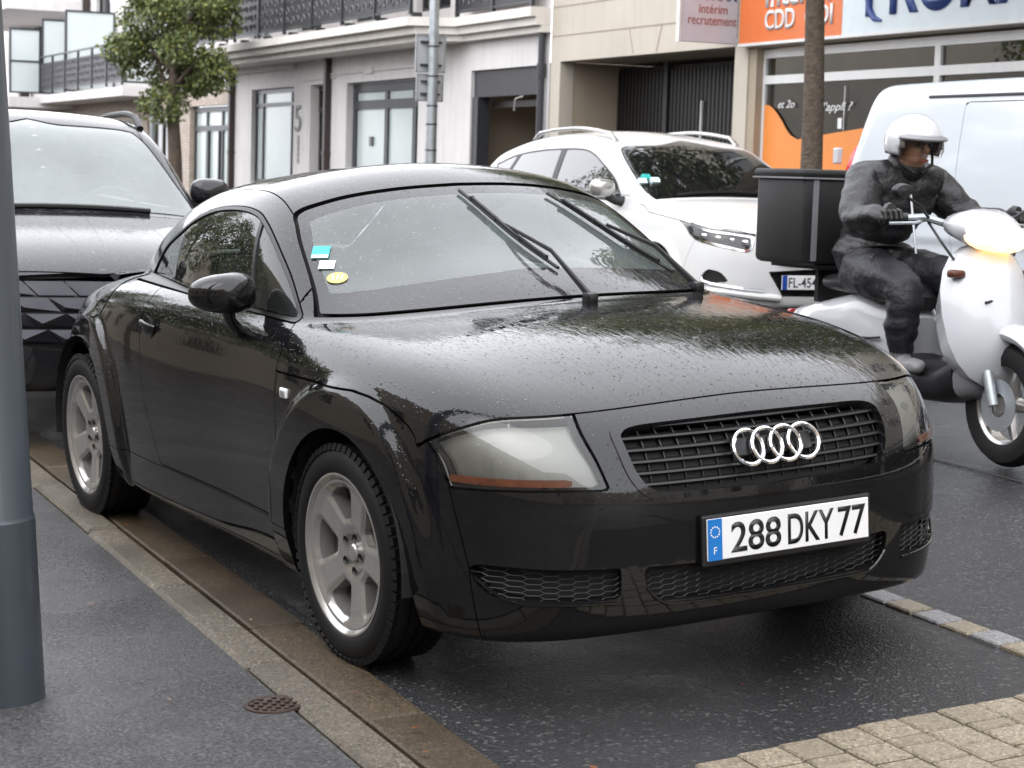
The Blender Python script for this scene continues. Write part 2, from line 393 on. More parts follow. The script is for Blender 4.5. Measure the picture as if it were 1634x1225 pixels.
def car_field(D):
    w = spl(*D['w']); hT = spl(*D['h']); hG = spl(*D['g']); zc = D['zc']; wb = D['wb']; zm = D.get('zm', .5); fa = D.get('flare', .026); fr0, fr1 = D.get('fr', (.455, .52))
    def F(x, y, z):
        y = np.abs(y)
        tum = np.where(z > zm, D['tum'][0] * (z - zm) ** 2, D['tum'][1] * (z - zm) ** 2)
        Wd = w(x) - tum
        r1 = np.sqrt(x ** 2 + (z - zc) ** 2); r2 = np.sqrt((x + wb) ** 2 + (z - zc) ** 2)
        Wd = Wd + (fa * (1 - sst(fr0, fr1, r1)) + fa * (1 - sst(fr0, fr1, r2))) * (.35 + .65 * sst(.15, .36, z))
        if 'crease' in D:
            for zcr, amp, wid in D['crease']: Wd = Wd + amp * np.exp(-((z - zcr) / wid) ** 2)
        side = (y - Wd) * .96
        n = D['nose']; fr = x - (n[0] - n[1] * y ** 2 - n[2] * y ** 4 - n[3] * np.maximum(z - n[4], 0) ** 2 - n[5] * np.maximum(n[4] - .07 - z, 0) ** 2)
        t = D['tail']; re = -x - (t[0] - t[1] * y ** 2 - t[2] * y ** 4 - t[3] * np.maximum(z - t[4], 0) ** 2 - t[5] * np.maximum(t[4] - .1 - z, 0) ** 2)
        pl = smax(smax(side, fr * .9, D['kk'][0]), re * .9, D['kk'][0])
        hc = hT(x) - D['hk'][0] * y ** 2 - D['hk'][1] * y ** 4
        if 'bulge' in D:
            for yb, wb_, ab in D['bulge']: hc = hc + ab * np.exp(-((y - yb) / wb_) ** 2) * sst(-.1, .25, x)
        top = (z - hc) * .97
        lo = smax(pl, top, D['kk'][1])
        lo = smax(lo, D['bot'] - z + .25 * np.maximum(x - .45, 0) ** 2 + .25 * np.maximum(-wb - .28 - x, 0) ** 2, .05)
        g = D['wg']; dz = z - D['zb']
        wg = g[0] - g[1] * dz - g[2] * dz * np.abs(dz) - g[3] * (x - D.get('wgx', -1.0)) ** 2
        gt = (z - (hG(x) - D['gk'] * y ** 2)) * .85
        gh = smax(gt, (y - wg) * .95, D['kk'][2]); gh = smax(gh, D['zb'] - .12 - z, .05)
        if 'gr' in D: gh = smax(gh, (-x - D['gr']) * .9 + .25 * dz, D['kk'][2])
        return smin(lo, gh, D.get('kf', .025)), lo, gh
    return F
def fgrad(F, P, e=.0015):
    x, y, z = P.T
    g = np.stack([F(x + e, y, z)[0] - F(x - e, y, z)[0], F(x, y + e, z)[0] - F(x, y - e, z)[0], F(x, y, z + e)[0] - F(x, y, z - e)[0]], 1) / (2 * e)
    return g
def project(F, P, off=0.0, it=3):
    P = P.copy()
    for _ in range(it):
        g = fgrad(F, P); v = F(*P.T)[0] - off
        P -= np.clip(v / np.maximum((g ** 2).sum(1), .05), -.02, .02)[:, None] * g
    return P
def fnormal(F, P):
    g = fgrad(F, P, .002); return g / np.maximum(np.linalg.norm(g, axis=1), 1e-9)[:, None]
def surface_net(F, lo, hi, s):
    """half body (y <= a little over 0) as a triangle mesh on the zero level"""
    ax = [np.arange(lo[i], hi[i] + s, s) for i in range(3)]
    val = np.empty([len(a) for a in ax], np.float32)
    Y, Z = np.meshgrid(ax[1], ax[2], indexing='ij')
    for i in range(0, len(ax[0]), 40):
        X = ax[0][i:i + 40]
        val[i:i + 40] = F(X[:, None, None] + 0 * Y[None], Y[None] + 0 * X[:, None, None], Z[None] + 0 * X[:, None, None])[0]
    sg = val < 0
    c = [sg[i:sg.shape[0] - 1 + i, j:sg.shape[1] - 1 + j, k:sg.shape[2] - 1 + k] for i in (0, 1) for j in (0, 1) for k in (0, 1)]
    tot = sum(a.astype(np.int8) for a in c); act = (tot > 0) & (tot < 8); idx = np.argwhere(act)
    num = -np.ones(act.shape, np.int32); num[act] = np.arange(len(idx))
    acc = np.zeros((len(idx), 3)); cnt = np.zeros(len(idx))
    corner = [(i, j, k) for i in (0, 1) for j in (0, 1) for k in (0, 1)]
    for a in corner:
        for d in range(3):
            if a[d] == 1: continue
            bb = list(a); bb[d] = 1
            va = val[idx[:, 0] + a[0], idx[:, 1] + a[1], idx[:, 2] + a[2]]; vb = val[idx[:, 0] + bb[0], idx[:, 1] + bb[1], idx[:, 2] + bb[2]]
            k = (va < 0) != (vb < 0); t = np.where(k, va / np.where(k, va - vb, 1), 0)
            p = np.tile(np.array(a, float), (len(idx), 1)); p[:, d] += t
            acc[k] += p[k]; cnt[k] += 1
    V = np.array([lo]) + (idx + acc / cnt[:, None]) * s
    T = []
    for d in range(3):
        e, f = [(1, 2), (2, 0), (0, 1)][d]
        A = sg; sl0 = [slice(None)] * 3; sl1 = [slice(None)] * 3; sl0[d] = slice(0, -1); sl1[d] = slice(1, None)
        a0, a1 = A[tuple(sl0)], A[tuple(sl1)]
        q = np.argwhere(a0 != a1); q = q[(q[:, e] > 0) & (q[:, f] > 0) & (q[:, e] < A.shape[e] - 1) & (q[:, f] < A.shape[f] - 1)]
        ins = a0[q[:, 0], q[:, 1], q[:, 2]]
        def cell(de, df):
            r = q.copy(); r[:, e] -= de; r[:, f] -= df; return num[r[:, 0], r[:, 1], r[:, 2]]
        n0, n1, n2, n3 = cell(0, 0), cell(1, 0), cell(1, 1), cell(0, 1)
        Q = np.where(ins[:, None], np.stack([n0, n1, n2, n3], 1), np.stack([n0, n3, n2, n1], 1))
        T += [Q[:, [0, 1, 2]], Q[:, [0, 2, 3]]]
    T = np.concatenate(T); T = T[(T >= 0).all(1)]
    return project(F, V), T
def compact(V, T):
    u, inv = np.unique(T, return_inverse=True); return V[u], inv.reshape(-1, 3)
def split(V, T, f):
    """cut a triangle mesh along f = 0: (part with f < 0, part with f > 0)"""
    f = np.where(np.abs(f) < 1e-7, 1e-7, f); s = f > 0; n = s[T].sum(1)
    neg = [T[n == 0]]; pos = [T[n == 3]]
    mix = T[(n == 1) | (n == 2)]
    if len(mix):
        sm = s[mix]; lone = np.where(sm.sum(1) == 1, sm.argmax(1), (~sm).argmax(1)); k = np.arange(len(mix))
        a, b, c = mix[k, lone], mix[k, (lone + 1) % 3], mix[k, (lone + 2) % 3]
        E = np.concatenate([np.stack([a, b], 1), np.stack([a, c], 1)]); E.sort(1)
        key, inv = np.unique(E[:, 0].astype(np.int64) * (len(V) + 1) + E[:, 1], return_inverse=True)
        i, j = (key // (len(V) + 1)).astype(int), (key % (len(V) + 1)).astype(int)
        t = f[i] / (f[i] - f[j]); NV = V[i] + (V[j] - V[i]) * t[:, None]
        m = len(V) + inv; ab, ac = m[:len(mix)], m[len(mix):]; V = np.concatenate([V, NV])
        tip = np.stack([a, ab, ac], 1); quad = np.concatenate([np.stack([ab, b, c], 1), np.stack([ab, c, ac], 1)])
        lp = s[a]; l2 = np.concatenate([lp, lp])
        pos += [tip[lp], quad[~l2]]; neg += [tip[~lp], quad[l2]]
    return compact(V, np.concatenate(neg)), compact(V, np.concatenate(pos))
def cr_poly(pts, k=6):
    """smooth closed outline through points; a point given twice is a corner"""
    n = len(pts); out = []
    P = [np.array(p, float) for p in pts]
    for i in range(n):
        p0, p1, p2, p3 = P[i - 1], P[i], P[(i + 1) % n], P[(i + 2) % n]
        if np.allclose(p1, p2): continue
        for t in np.arange(k) / k:
            out.append(.5 * (2 * p1 + (p2 - p0) * t + (2 * p0 - 5 * p1 + 4 * p2 - p3) * t * t + (3 * p1 - p0 - 3 * p2 + p3) * t ** 3))
    return np.array(out)
def poly_sdf(poly, X, Y):
    d = np.full(X.shape, 1e9); ins = np.zeros(X.shape, bool)
    for a, b in zip(poly, np.roll(poly, -1, 0)):
        e = b - a; L = e @ e
        if L < 1e-12: continue
        t = np.clip(((X - a[0]) * e[0] + (Y - a[1]) * e[1]) / L, 0, 1)
        d = np.minimum(d, (X - a[0] - t * e[0]) ** 2 + (Y - a[1] - t * e[1]) ** 2)
        c = ((a[1] > Y) != (b[1] > Y))
        if c.any():
            xi = a[0] + (Y - a[1]) * e[0] / np.where(abs(e[1]) < 1e-12, 1e-12, e[1]); ins ^= c & (X < xi)
    return np.where(ins, -1, 1) * np.sqrt(d)
def lin(kx, ky): return lambda x: np.interp(x, kx, ky)
def half_housing(R, y0, y1, n=20):
    mb = MB(); V = []; F_ = []; A_s = np.linspace(-.15, PI + .15, n)
    for a in A_s: V += [(R * math.cos(a), y0, R * math.sin(a)), (R * math.cos(a), y1, R * math.sin(a))]
    F_ = [(2 * i, 2 * i + 1, 2 * i + 3, 2 * i + 2) for i in range(n - 1)]; mb.add(V, F_)
    mb.add([(R * math.cos(a), y1, R * math.sin(a)) for a in A_s], [tuple(range(n))]); return mb
class Carver:
    """keeps the part of the half surface not yet given to a panel"""
    def __init__(s, F, V, T): s.F = F; s.V = V; s.T = T
    def args(s, V): return V[:, 0], np.abs(V[:, 1]), V[:, 2]
    def drop(s, field):
        _, (s.V, s.T) = split(s.V, s.T, field(*s.args(s.V)))
    def take(s, field, gap=.004):
        V, T = s.V, s.T
        (V1, T1), _ = split(V, T, field(*s.args(V)) + gap / 2)
        _, (s.V, s.T) = split(V, T, field(*s.args(V)) - gap / 2)
        return V1, T1
def shell(F, V, T, depth=.012, off=0.0, mirror_join=False, both=False, exact=None):
    """outer face with field normals plus a rim that turns inward; returns V, faces, normals"""
    V = project(F, V, off, 2) if exact is None else exact
    N = fnormal(F, V)
    if mirror_join: V[np.abs(V[:, 1]) < 2e-3, 1] = 0
    E = np.concatenate([T[:, [0, 1]], T[:, [1, 2]], T[:, [2, 0]]]); key = np.sort(E, 1)
    _, i0, cn = np.unique(key, axis=0, return_index=True, return_counts=True); B = E[i0[cn == 1]]
    if mirror_join: B = B[~((np.abs(V[B[:, 0], 1]) < 1e-6) & (np.abs(V[B[:, 1], 1]) < 1e-6))]
    if depth and len(B):
        a, b = B[:, 0], B[:, 1]; d = V[b] - V[a]; nn = N[a] + N[b]
        out = np.cross(d, nn); out /= np.maximum(np.linalg.norm(out, axis=1), 1e-9)[:, None]
        # one outward normal per boundary vertex
        on = np.zeros_like(V); np.add.at(on, a, out); np.add.at(on, b, out); on /= np.maximum(np.linalg.norm(on, axis=1), 1e-9)[:, None]
        bi = np.unique(B); mp = -np.ones(len(V), int); mp[bi] = np.arange(len(bi)); k = len(bi); o = len(V)
        R0 = V[bi]; R1 = V[bi] - N[bi] * depth
        ra, rb = mp[a] + o, mp[b] + o
        Q = np.concatenate([np.stack([rb, ra, ra + k], 1), np.stack([rb, ra + k, rb + k], 1)])
        V = np.concatenate([V, R0, R1]); N = np.concatenate([N, on[bi], on[bi]]); T = np.concatenate([T, Q])
    if mirror_join or both:
        V2 = V * [1, -1, 1]; N2 = N * [1, -1, 1]; T2 = T[:, ::-1]
        if mirror_join: return np.concatenate([V, V2]), np.concatenate([T, T2 + len(V)]), np.concatenate([N, N2])
        return (V, T, N), (V2, T2, N2)
    return V, T, N
def panel(root, name, F, VT, mat, depth=.012, off=0.0, centre=False, label=None):
    if len(VT[1]) == 0: return []
    if centre:
        V, T, N = shell(F, *VT, depth, off, mirror_join=True); return [put(name, mesh_data(name, V, T, mat, True, N), root)]
    A, B = shell(F, *VT, depth, off, both=True)
    return [put(name, mesh_data(name, *X[:2], mat, True, X[2]), root) for X in (A, B)]
def bezel(root, name, pts, r, mat, closed=False, n=6):
    mb = MB(); P = list(pts) + ([pts[0], pts[1]] if closed else []); mb.tube(P, r, n, not closed)
    return mb.build(name, mat, root, smooth=True)
def make_wheel(parent, loc, R, rim_r, width, face_mat, steer=0.0, spokes=5, out=-1, hole=(.085, .178, 17, 25), rot=0.0, tread=True, dish=.02):
    """wheel: tyre, rim with real openings, disc; local axis y, outer side at y = out"""
    w = thing('wheel', None, None); del_keys = None
    w.parent = parent; w.matrix_local = Matrix.Translation(loc) @ Matrix.Rotation(steer + (0 if out < 0 else PI), 4, 'Z')
    h = width / 2; rr = rim_r
    prof = [(rr + .004, -h * .80), (rr + .011, -h * .93), (rr + .022, -h * .99), (rr + (R - rr) * .5, -h * 1.02), (R - .03, -h * .97), (R - .012, -h * .87), (R - .003, -h * .74), (R, -h * .45)]
    for g in (-.42, -.02, .02, .42): pass
    prof += [(R, -h * .40), (R - .007, -h * .38), (R - .007, -h * .30), (R + .001, -h * .28), (R + .001, -h * .05), (R - .007, -h * .03), (R - .007, h * .03), (R + .001, h * .05), (R + .001, h * .28), (R - .007, h * .30), (R - .007, h * .38), (R, h * .40)]
    prof += [(R - .003, h * .74), (R - .012, h * .87), (R - .03, h * .97), (rr + .02, h * .99), (rr + .004, h * .8)]
    mb = MB(); mb.lathe(prof, 72, axis='Y')
    ty = mb.build('tyre', M_['rubber'], w, smooth=True)
    if tread:
        mb = MB()
        for k in range(64):
            a = 2 * PI * k / 64; Rm = Matrix.Rotation(-a, 3, 'Y')
            for sgn in (-1, 1):
                c = Rm @ Vector((R - .0105, sgn * h * .80, 0))
                mb.box(c, (.020, h * .26, .021), Rm @ Matrix.Rotation(sgn * -.35, 3, 'Z'))
        mb.build('tread_block', M_['rubber'], ty, kind='stuff')
    # rim face with cut openings
    na, nr = 200, 26; rs = np.linspace(.0, rr - .010, nr); V = [(0, 0)]
    for r in rs[1:]: V += [(r * math.cos(2 * PI * k / na), r * math.sin(2 * PI * k / na)) for k in range(na)]
    V = np.array(V); T = [(0, 1 + k, 1 + (k + 1) % na) for k in range(na)]
    for i in range(nr - 2):
        for k in range(na):
            a, b2 = 1 + i * na + k, 1 + i * na + (k + 1) % na; T += [(a, a + na, b2 + na), (a, b2 + na, b2)]
    T = np.array(T); r = np.hypot(V[:, 0], V[:, 1]); th = np.arctan2(V[:, 1], V[:, 0]) - rot
    sec = 2 * PI / spokes; ph = (th + sec / 2) % sec - sec / 2
    r0, r1, a0, a1 = hole; a0, a1 = math.radians(a0), math.radians(a1)
    u, v = r * np.cos(ph), r * np.sin(ph)
    rc = .012; hp = np.array([(r0, -r0 * math.tan(a0)), (r1 * math.cos(a1), -r1 * math.sin(a1)), (r1 * .995, -r1 * math.sin(a1) * .5), (r1 * 1.0, 0), (r1 * .995, r1 * math.sin(a1) * .5), (r1 * math.cos(a1), r1 * math.sin(a1)), (r0, r0 * math.tan(a0))])
    ctr = hp.mean(0); hp2 = ctr + (hp - ctr) * (1 - rc / .05)
    f = poly_sdf(hp2, u, v) - rc * .9
    _, (V2, T2) = split(np.c_[V, np.zeros(len(V))], T, f)
    r = np.hypot(V2[:, 0], V2[:, 1])
    yy = -h * .80 + dish * (1 - (r / rr) ** 2) ** 1.5 + .008 * sst(.09, .0, r) - 0.006 * sst(rr - .035, rr - .012, r)
    ph2 = (np.arctan2(V2[:, 1], V2[:, 0]) - rot + sec / 2) % sec - sec / 2; f2 = poly_sdf(hp2, r * np.cos(ph2), r * np.sin(ph2)) - rc * .9
    yy = yy + .008 * (1 - sst(-.002, .016, f2)) + .004 * sst(.10, .03, r)
    P = np.c_[V2[:, 0], yy, V2[:, 1]]
    E = np.concatenate([T2[:, [0, 1]], T2[:, [1, 2]], T2[:, [2, 0]]]); _, i0, cn = np.unique(np.sort(E, 1), axis=0, return_index=True, return_counts=True); B = E[i0[cn == 1]]
    bi = np.unique(B); mp = -np.ones(len(P), int); mp[bi] = np.arange(len(bi)); k = len(bi); o = len(P)
    A0 = P[bi]; A1 = P[bi] * [.985, 1, .985] + [0, .045, 0]
    Q = np.stack([mp[B[:, 0]] + o, mp[B[:, 1]] + o, mp[B[:, 1]] + o + k, mp[B[:, 0]] + o + k], 1)
    faces = T2.tolist() + Q.tolist()
    me = mesh_data('rim', np.concatenate([P, A0, A1]), faces, face_mat)
    bm = bmesh.new(); bm.from_mesh(me); bmesh.ops.recalc_face_normals(bm, faces=bm.faces)
    for fc in bm.faces: fc.smooth = True
    for e in bm.edges:
        if len(e.link_faces) == 2 and e.calc_face_angle(0) > .6: e.smooth = False
    bm.to_mesh(me); bm.free()
    rim = put('rim', me, w)
    mb = MB(); mb.lathe([(rr - .014, -h * .78), (rr - .006, -h * .87), (rr + .004, -h * .955), (rr + .010, -h * .95), (rr + .008, -h * .85), (rr - .002, -h * .78)], 64, axis='Y'); mb.lathe([(rr - .016, -h * .78), (rr - .03, -h * .3), (rr - .03, h * .8)], 64, axis='Y')
    mb.build('rim_lip', face_mat, rim, smooth=True)
    for k in range(5):
        a = rot + PI / 5 * (2 * k + 1); mb = MB(); mb.lathe([(.0, .003), (.0085, .002), (.010, -.001), (.0125, -.0025)], 12, (.05 * math.cos(a), -h * .80 + dish * .9, .05 * math.sin(a)), 'Y'); mb.build('bolt_hole', M_['black'], rim, smooth=True)
    mb = MB(); mb.lathe([(0, -h * .80 + dish - .004), (.022, -h * .80 + dish - .003), (.027, -h * .80 + dish + .002), (.027, -h * .8 + dish + .02)], 24, axis='Y'); mb.build('centre_cap', face_mat, rim, smooth=True)
    mb = MB(); mb.lathe([(.06, .0), (.142, .0), (.145, .004), (.145, .018), (.06, .018)], 40, axis='Y'); mb.box((.10, -.005, .07), (.06, .06, .12), Matrix.Rotation(.6, 3, 'Y'), .01); mb.build('brake_disc', M_['disc'], w, smooth=True)
    return w
# ------------------------------------------------------------------ the black coupe
TT_M = Matrix(((0.9971, -0.0748, 0.0136, 0), (0.0755, 0.9953, -0.0601, 0), (-0.0090, 0.0609, 0.9981, 0), (0, 0, 0, 1)))
M_['paint'] = car_paint('black car paint', (.004, .004, .0045), .0)
M_['ws'] = glass('windscreen glass', (.80, .88, .85), 1.0, .19, True, (.68, .77, .745))
M_['sideglass'] = glass('side glass', (.42, .48, .45), 1.0, .02)
M_['lamp_glass'] = glass('headlamp glass', (.92, .93, .91), 1.0, .035, True, (.62, .61, .56))
TTD = dict(
 w=([-3.25, -2.9, -2.42, -1.6, -.8, 0, .45, .8, 1.0], [.7042, .7599, .8254, .8574, .8507, .8611, .8089, .7243, .6524]),
 h=([-3.2, -2.9, -2.5, -2.0, -1.3, -.45, 0, .35, .65, .9], [.8037, .8635, .9376, .9752, .9859, .9652, .9368, .8965, .8104, .7008]),
 g=([-3.1, -2.85, -2.5, -2.1, -1.75, -1.4, -1.1, -.85, -.55, -.25, 0], [.8, .945, 1.0984, 1.2425, 1.3176, 1.343, 1.3444, 1.2677, 1.1131, .9833, .8338]),
 hk=(.1014, -.0394), gk=.2371, tum=(.3103, .311), wg=(.7503, .2671, .3637, .0894), nose=(.8863, .1366, .4192, .3961, .47, .5),
 tail=(3.1567, .1492, .4513, .3136, .55, .5), kk=(.2366, .219, .1549), bot=.172, zc=.305, wb=2.422, zb=.92)
tt = thing('parked_coupe', 'glossy black rounded coupe wet with rain and parked at the kerb in the foreground', 'car', TT_M)
F = car_field(TTD)
V, T = surface_net(F, (-3.3, -.98, .08), (1.0, .03, 1.42), .0145)
(V, T), _ = split(V, T, V[:, 1]); V[np.abs(V[:, 1]) < 1e-6, 1] = 0
cv = Carver(F, V, T); LO = lambda x, a, z: F(x, a, z)[1]; GHf = lambda x, a, z: F(x, a, z)[2]
def arch(cx, cz, R):
    def f(x, a, z):
        r = np.where(z > cz, np.hypot(x - cx, z - cz), np.abs(x - cx)); return np.maximum(r - R, .5 - a)
    return f
cv.drop(arch(.025, .305, .368)); cv.drop(arch(-2.422, .305, .368))
WSP = cr_poly([(-.2, 1.288), (0, 1.2885), (.199, 1.282), (.374, 1.264), (.506, 1.237), (.558, 1.219), (.578, 1.203), (.591, 1.180), (.618, 1.126), (.662, 1.005), (.708, .913), (.712, .905), (.69, .86), (.69, .86), (-.2, .86), (-.2, .86)])
wsf = lambda x, a, z: np.maximum(np.maximum(poly_sdf(WSP, a, z), .012 - LO(x, a, z)), -1.3 - x)
ws = cv.take(wsf, .008)
SWP = cr_poly([(-2.20, .935), (-2.20, .935), (-2.08, 1.035), (-1.90, 1.10), (-1.72, 1.16), (-1.529, 1.197), (-1.296, 1.211), (-1.12, 1.203), (-1.0, 1.172), (-.866, 1.115), (-.70, 1.025), (-.545, .92), (-.545, .92), (-.9, .929), (-1.445, .936), (-1.9, .938)])
swf = lambda x, a, z: np.maximum(np.maximum(poly_sdf(SWP, x, z), .008 - LO(x, a, z)), .35 - a)
seal = cv.take(lambda x, a, z: swf(x, a, z) - .014, .004)
sub = Carver(F, *seal); sw = sub.take(swf, .003)
panel(tt, 'window_seal', F, (sub.V, sub.T), M_['black'], .01, .002)
dv = lambda x: -1.037 + (1.189 - x) * .6259
sub = Carver(F, *sw)
q = sub.take(lambda x, a, z: dv(z) + .012 - x, .002); dg = sub.take(lambda x, a, z: x - dv(z) + .012, .002)
panel(tt, 'quarter_glass', F, q, M_['sideglass'], .004, -.003); panel(tt, 'door_glass', F, dg, M_['sideglass'], .004, -.003); panel(tt, 'window_divider', F, (sub.V, sub.T), M_['black'], .012, .001)
# windscreen: clear pane and its black border band
subw = Carver(F, *ws); pane = subw.take(lambda x, a, z: np.maximum(poly_sdf(WSP, a, z) + .028, .055 + .035 * np.maximum(.72 - a, 0) - LO(x, a, z)), .0)
wso = panel(tt, 'windscreen', F, pane, M_['ws'], .0, -.002, True)[0]
M_['frit'] = car_paint('black glazed glass border', (.02, .02, .022), 0, .6)
o = panel(wso, 'windscreen_border', F, (subw.V, subw.T), M_['frit'], .005, -.002, True)
# roof and rear glass
rc = lambda x: np.interp(-x, [.8, .909, 1.03, 1.2, 1.53, 2.0, 2.5, 3.1], [.60, .577, .56, .542, .505, .46, .42, .39])
RGP = cr_poly([(-.2, 1.24), (.30, 1.21), (.38, 1.15), (.42, .99), (.40, .965), (.3, .97), (-.2, .985)])
rg = cv.take(lambda x, a, z: np.maximum(poly_sdf(RGP, a, z), x + 1.9), .008)
panel(tt, 'rear_window', F, rg, M_['sideglass'], .005, -.002, True)
rf = cv.take(lambda x, a, z: np.maximum(np.maximum(a - rc(x), .004 - LO(x, a, z)), x + .75), .0045)
panel(tt, 'roof', F, rf, M_['paint'], .012, 0, True)
# bonnet
zh = lin([-.6, -.469, -.28, -.05, .08, .157, .25, .322, .36, .39, .43, .6], [.774, .776, .778, .781, .784, .776, .758, .735, .72, .70, .64, .3])
xf = spl([0, .155, .344, .509, .593, .691, .759, .793, .83, .9], [.712, .712, .704, .680, .652, .592, .518, .445, .32, .0])
XDZ = ([.2, .34, .42, .60, .755, .80, .861, .911, .96], [-.46, -.46, -.43, -.44, -.472, -.480, -.480, -.541, -.58]); xd = lin(*XDZ)
hoodf = lambda x, a, z: np.maximum(np.maximum(zh(x) - z, x - xf(a)), np.maximum(xd(z) - x, -.004 - GHf(x, a, z) * 0 - (GHf(x, a, z) + LO(x, a, z) * 0)))
hd = cv.take(hoodf, .006); panel(tt, 'bonnet', F, hd, M_['paint'], .016, 0, True)
# headlamps
HP = cr_poly([(-.26, .702), (-.26, .702), (-.172, .745), (-.068, .768), (.040, .780), (.123, .782), (.123, .782), (.165, .727), (.213, .661), (.249, .588), (.249, .588), (.142, .590), (-.018, .588), (-.170, .583), (-.170, .583), (-.197, .641), (-.230, .676)])
hlf = lambda x, a, z: np.maximum(poly_sdf(HP, .7071 * (x - a), z), .3 - x)
hl = cv.take(hlf, .006)
# intakes, grille: real openings in the bumper
GSP = cr_poly([(-.2, .737), (0, .739), (.276, .735), (.37, .730), (.405, .718), (.412, .700), (.405, .645), (.39, .61), (.365, .585), (.315, .573), (.074, .567), (-.2, .569)])
gsf = lambda x, a, z: np.maximum(poly_sdf(GSP, a, z), .5 - x)
fr_ = cv.take(lambda x, a, z: gsf(x, a, z) - .024, .0); sub = Carver(F, *fr_); gi = sub.take(gsf, 0); panel(tt, 'grille_frame', F, (sub.V, sub.T), M_['paint'], .03, .004, True)
ISP = cr_poly([(.452, .388), (.452, .388), (.613, .390), (.745, .392), (.752, .36), (.735, .325), (.70, .308), (.58, .303), (.47, .306), (.452, .318)])
ICP = cr_poly([(-.2, .378), (.0, .378), (.39, .386), (.392, .386), (.388, .345), (.372, .312), (.335, .293), (.075, .288), (-.2, .288)])
isf = lambda x, a, z: np.maximum(poly_sdf(ISP, a, z), .4 - x); icf = lambda x, a, z: np.maximum(poly_sdf(ICP, a, z), .4 - x)
ii = cv.take(isf, 0); ic = cv.take(icf, 0)
# door, fender, skirt, bumpers
DP = cr_poly([(-.541, .935), (-.541, .935), (-.480, .861), (-.480, .80), (-.472, .755), (-.44, .60), (-.43, .42), (-.445, .345), (-.46, .335), (-.50, .333), (-1.0, .333), (-1.47, .333), (-1.53, .34), (-1.552, .365), (-1.571, .403), (-1.646, .517), (-1.71, .652), (-1.735, .741), (-1.757, .826), (-1.76, .882), (-1.80, .935), (-1.80, .935), (-1.2, .99)])
dof = lambda x, a, z: np.maximum(np.maximum(poly_sdf(DP, x, z), .6 - a), -GHf(x, a, z) + .0)
do = cv.take(dof, .005)
sk = cv.take(lambda x, a, z: np.maximum(np.maximum(z - .325, .5 - a), np.maximum(x + .335, -2.06 - x)), .003)
xb = lin([.15, .381, .469, .579, .64, .70], [.60, .592, .573, .538, .50, .44])
bp = cv.take(lambda x, a, z: np.maximum(xb(z) - x, .35 - x), .004)
fe = cv.take(lambda x, a, z: np.maximum(np.maximum(xd(z) - x, -.46 - x), z - zh(x) - .02), .004)
rb = cv.take(lambda x, a, z: np.maximum(z - .60, x + 2.80), .004)
cap_c = (-2.40, .835)
fc = cv.take(lambda x, a, z: np.maximum(np.hypot(x + 2.33, z - .86) - .085, .5 - a), .004)
panel(tt, 'front_bumper', F, bp, M_['paint'], .035, 0, True)
panel(tt, 'front_wing', F, fe, M_['paint'], .02); panel(tt, 'side_skirt', F, sk, M_['paint'], .02)
doors = panel(tt, 'door', F, do, M_['paint'], .014)
panel(tt, 'rear_bumper', F, rb, M_['paint'], .012, 0, True)
fuel = panel(tt, 'fuel_cap', F, fc, M_['paint'], .01, .002); bpy.data.objects.remove(fuel[1])
panel(tt, 'rear_quarter', F, (cv.V, cv.T), M_['paint'], .02)
# dark inner shell seen through gaps and openings
inner = Carver(F, V, T); inner.drop(arch(.025, .305, .42)); inner.drop(arch(-2.422, .305, .42)); inner.drop(lambda x, a, z: wsf(x, a, z) + .02); inner.drop(lambda x, a, z: swf(x, a, z) + .004)
inner.drop(lambda x, a, z: np.maximum(poly_sdf(RGP, a, z) + .01, x + 1.9)); inner.drop(lambda x, a, z: hlf(x, a, z) + .01); inner.drop(lambda x, a, z: gsf(x, a, z)); inner.drop(lambda x, a, z: isf(x, a, z)); inner.drop(lambda x, a, z: icf(x, a, z))
panel(tt, 'inner_shell', F, (inner.V, inner.T), M_['liner'], 0, -.022, True)
panel(tt, 'grille_back', F, gi, M_['liner'], 0, -.075, True)
panel(tt, 'intake_back', F, ii, M_['liner'], 0, -.05); panel(tt, 'intake_back', F, ic, M_['liner'], 0, -.05, True)
# wheel housings
for cx in (.025, -2.422):
    for sg in (-1, 1):
        mb = half_housing(.372, -.08, .36)
        mb.build('wheel_housing', M_['liner'], tt, Matrix.Translation((cx, sg * .775, .325)) @ Matrix.Rotation(0 if sg < 0 else PI, 4, 'Z'))
mb = MB(); mb.box((-1.2, 0, .215), (3.6, 1.3, .03)); mb.build('floor_pan', M_['liner'], tt)
def on_surf(y, z, off=0.0, x0=1.1):
    """x of the front surface at (y, z), moved out by off along x"""
    y = np.atleast_1d(np.asarray(y, float)); z = np.broadcast_to(np.asarray(z, float), y.shape); lo_ = np.full(y.shape, .2); hi_ = np.full(y.shape, x0)
    for _ in range(26):
        m_ = (lo_ + hi_) / 2; ins = F(m_, y, z)[0] < 0; lo_ = np.where(ins, m_, lo_); hi_ = np.where(ins, hi_, m_)
    return lo_ + off
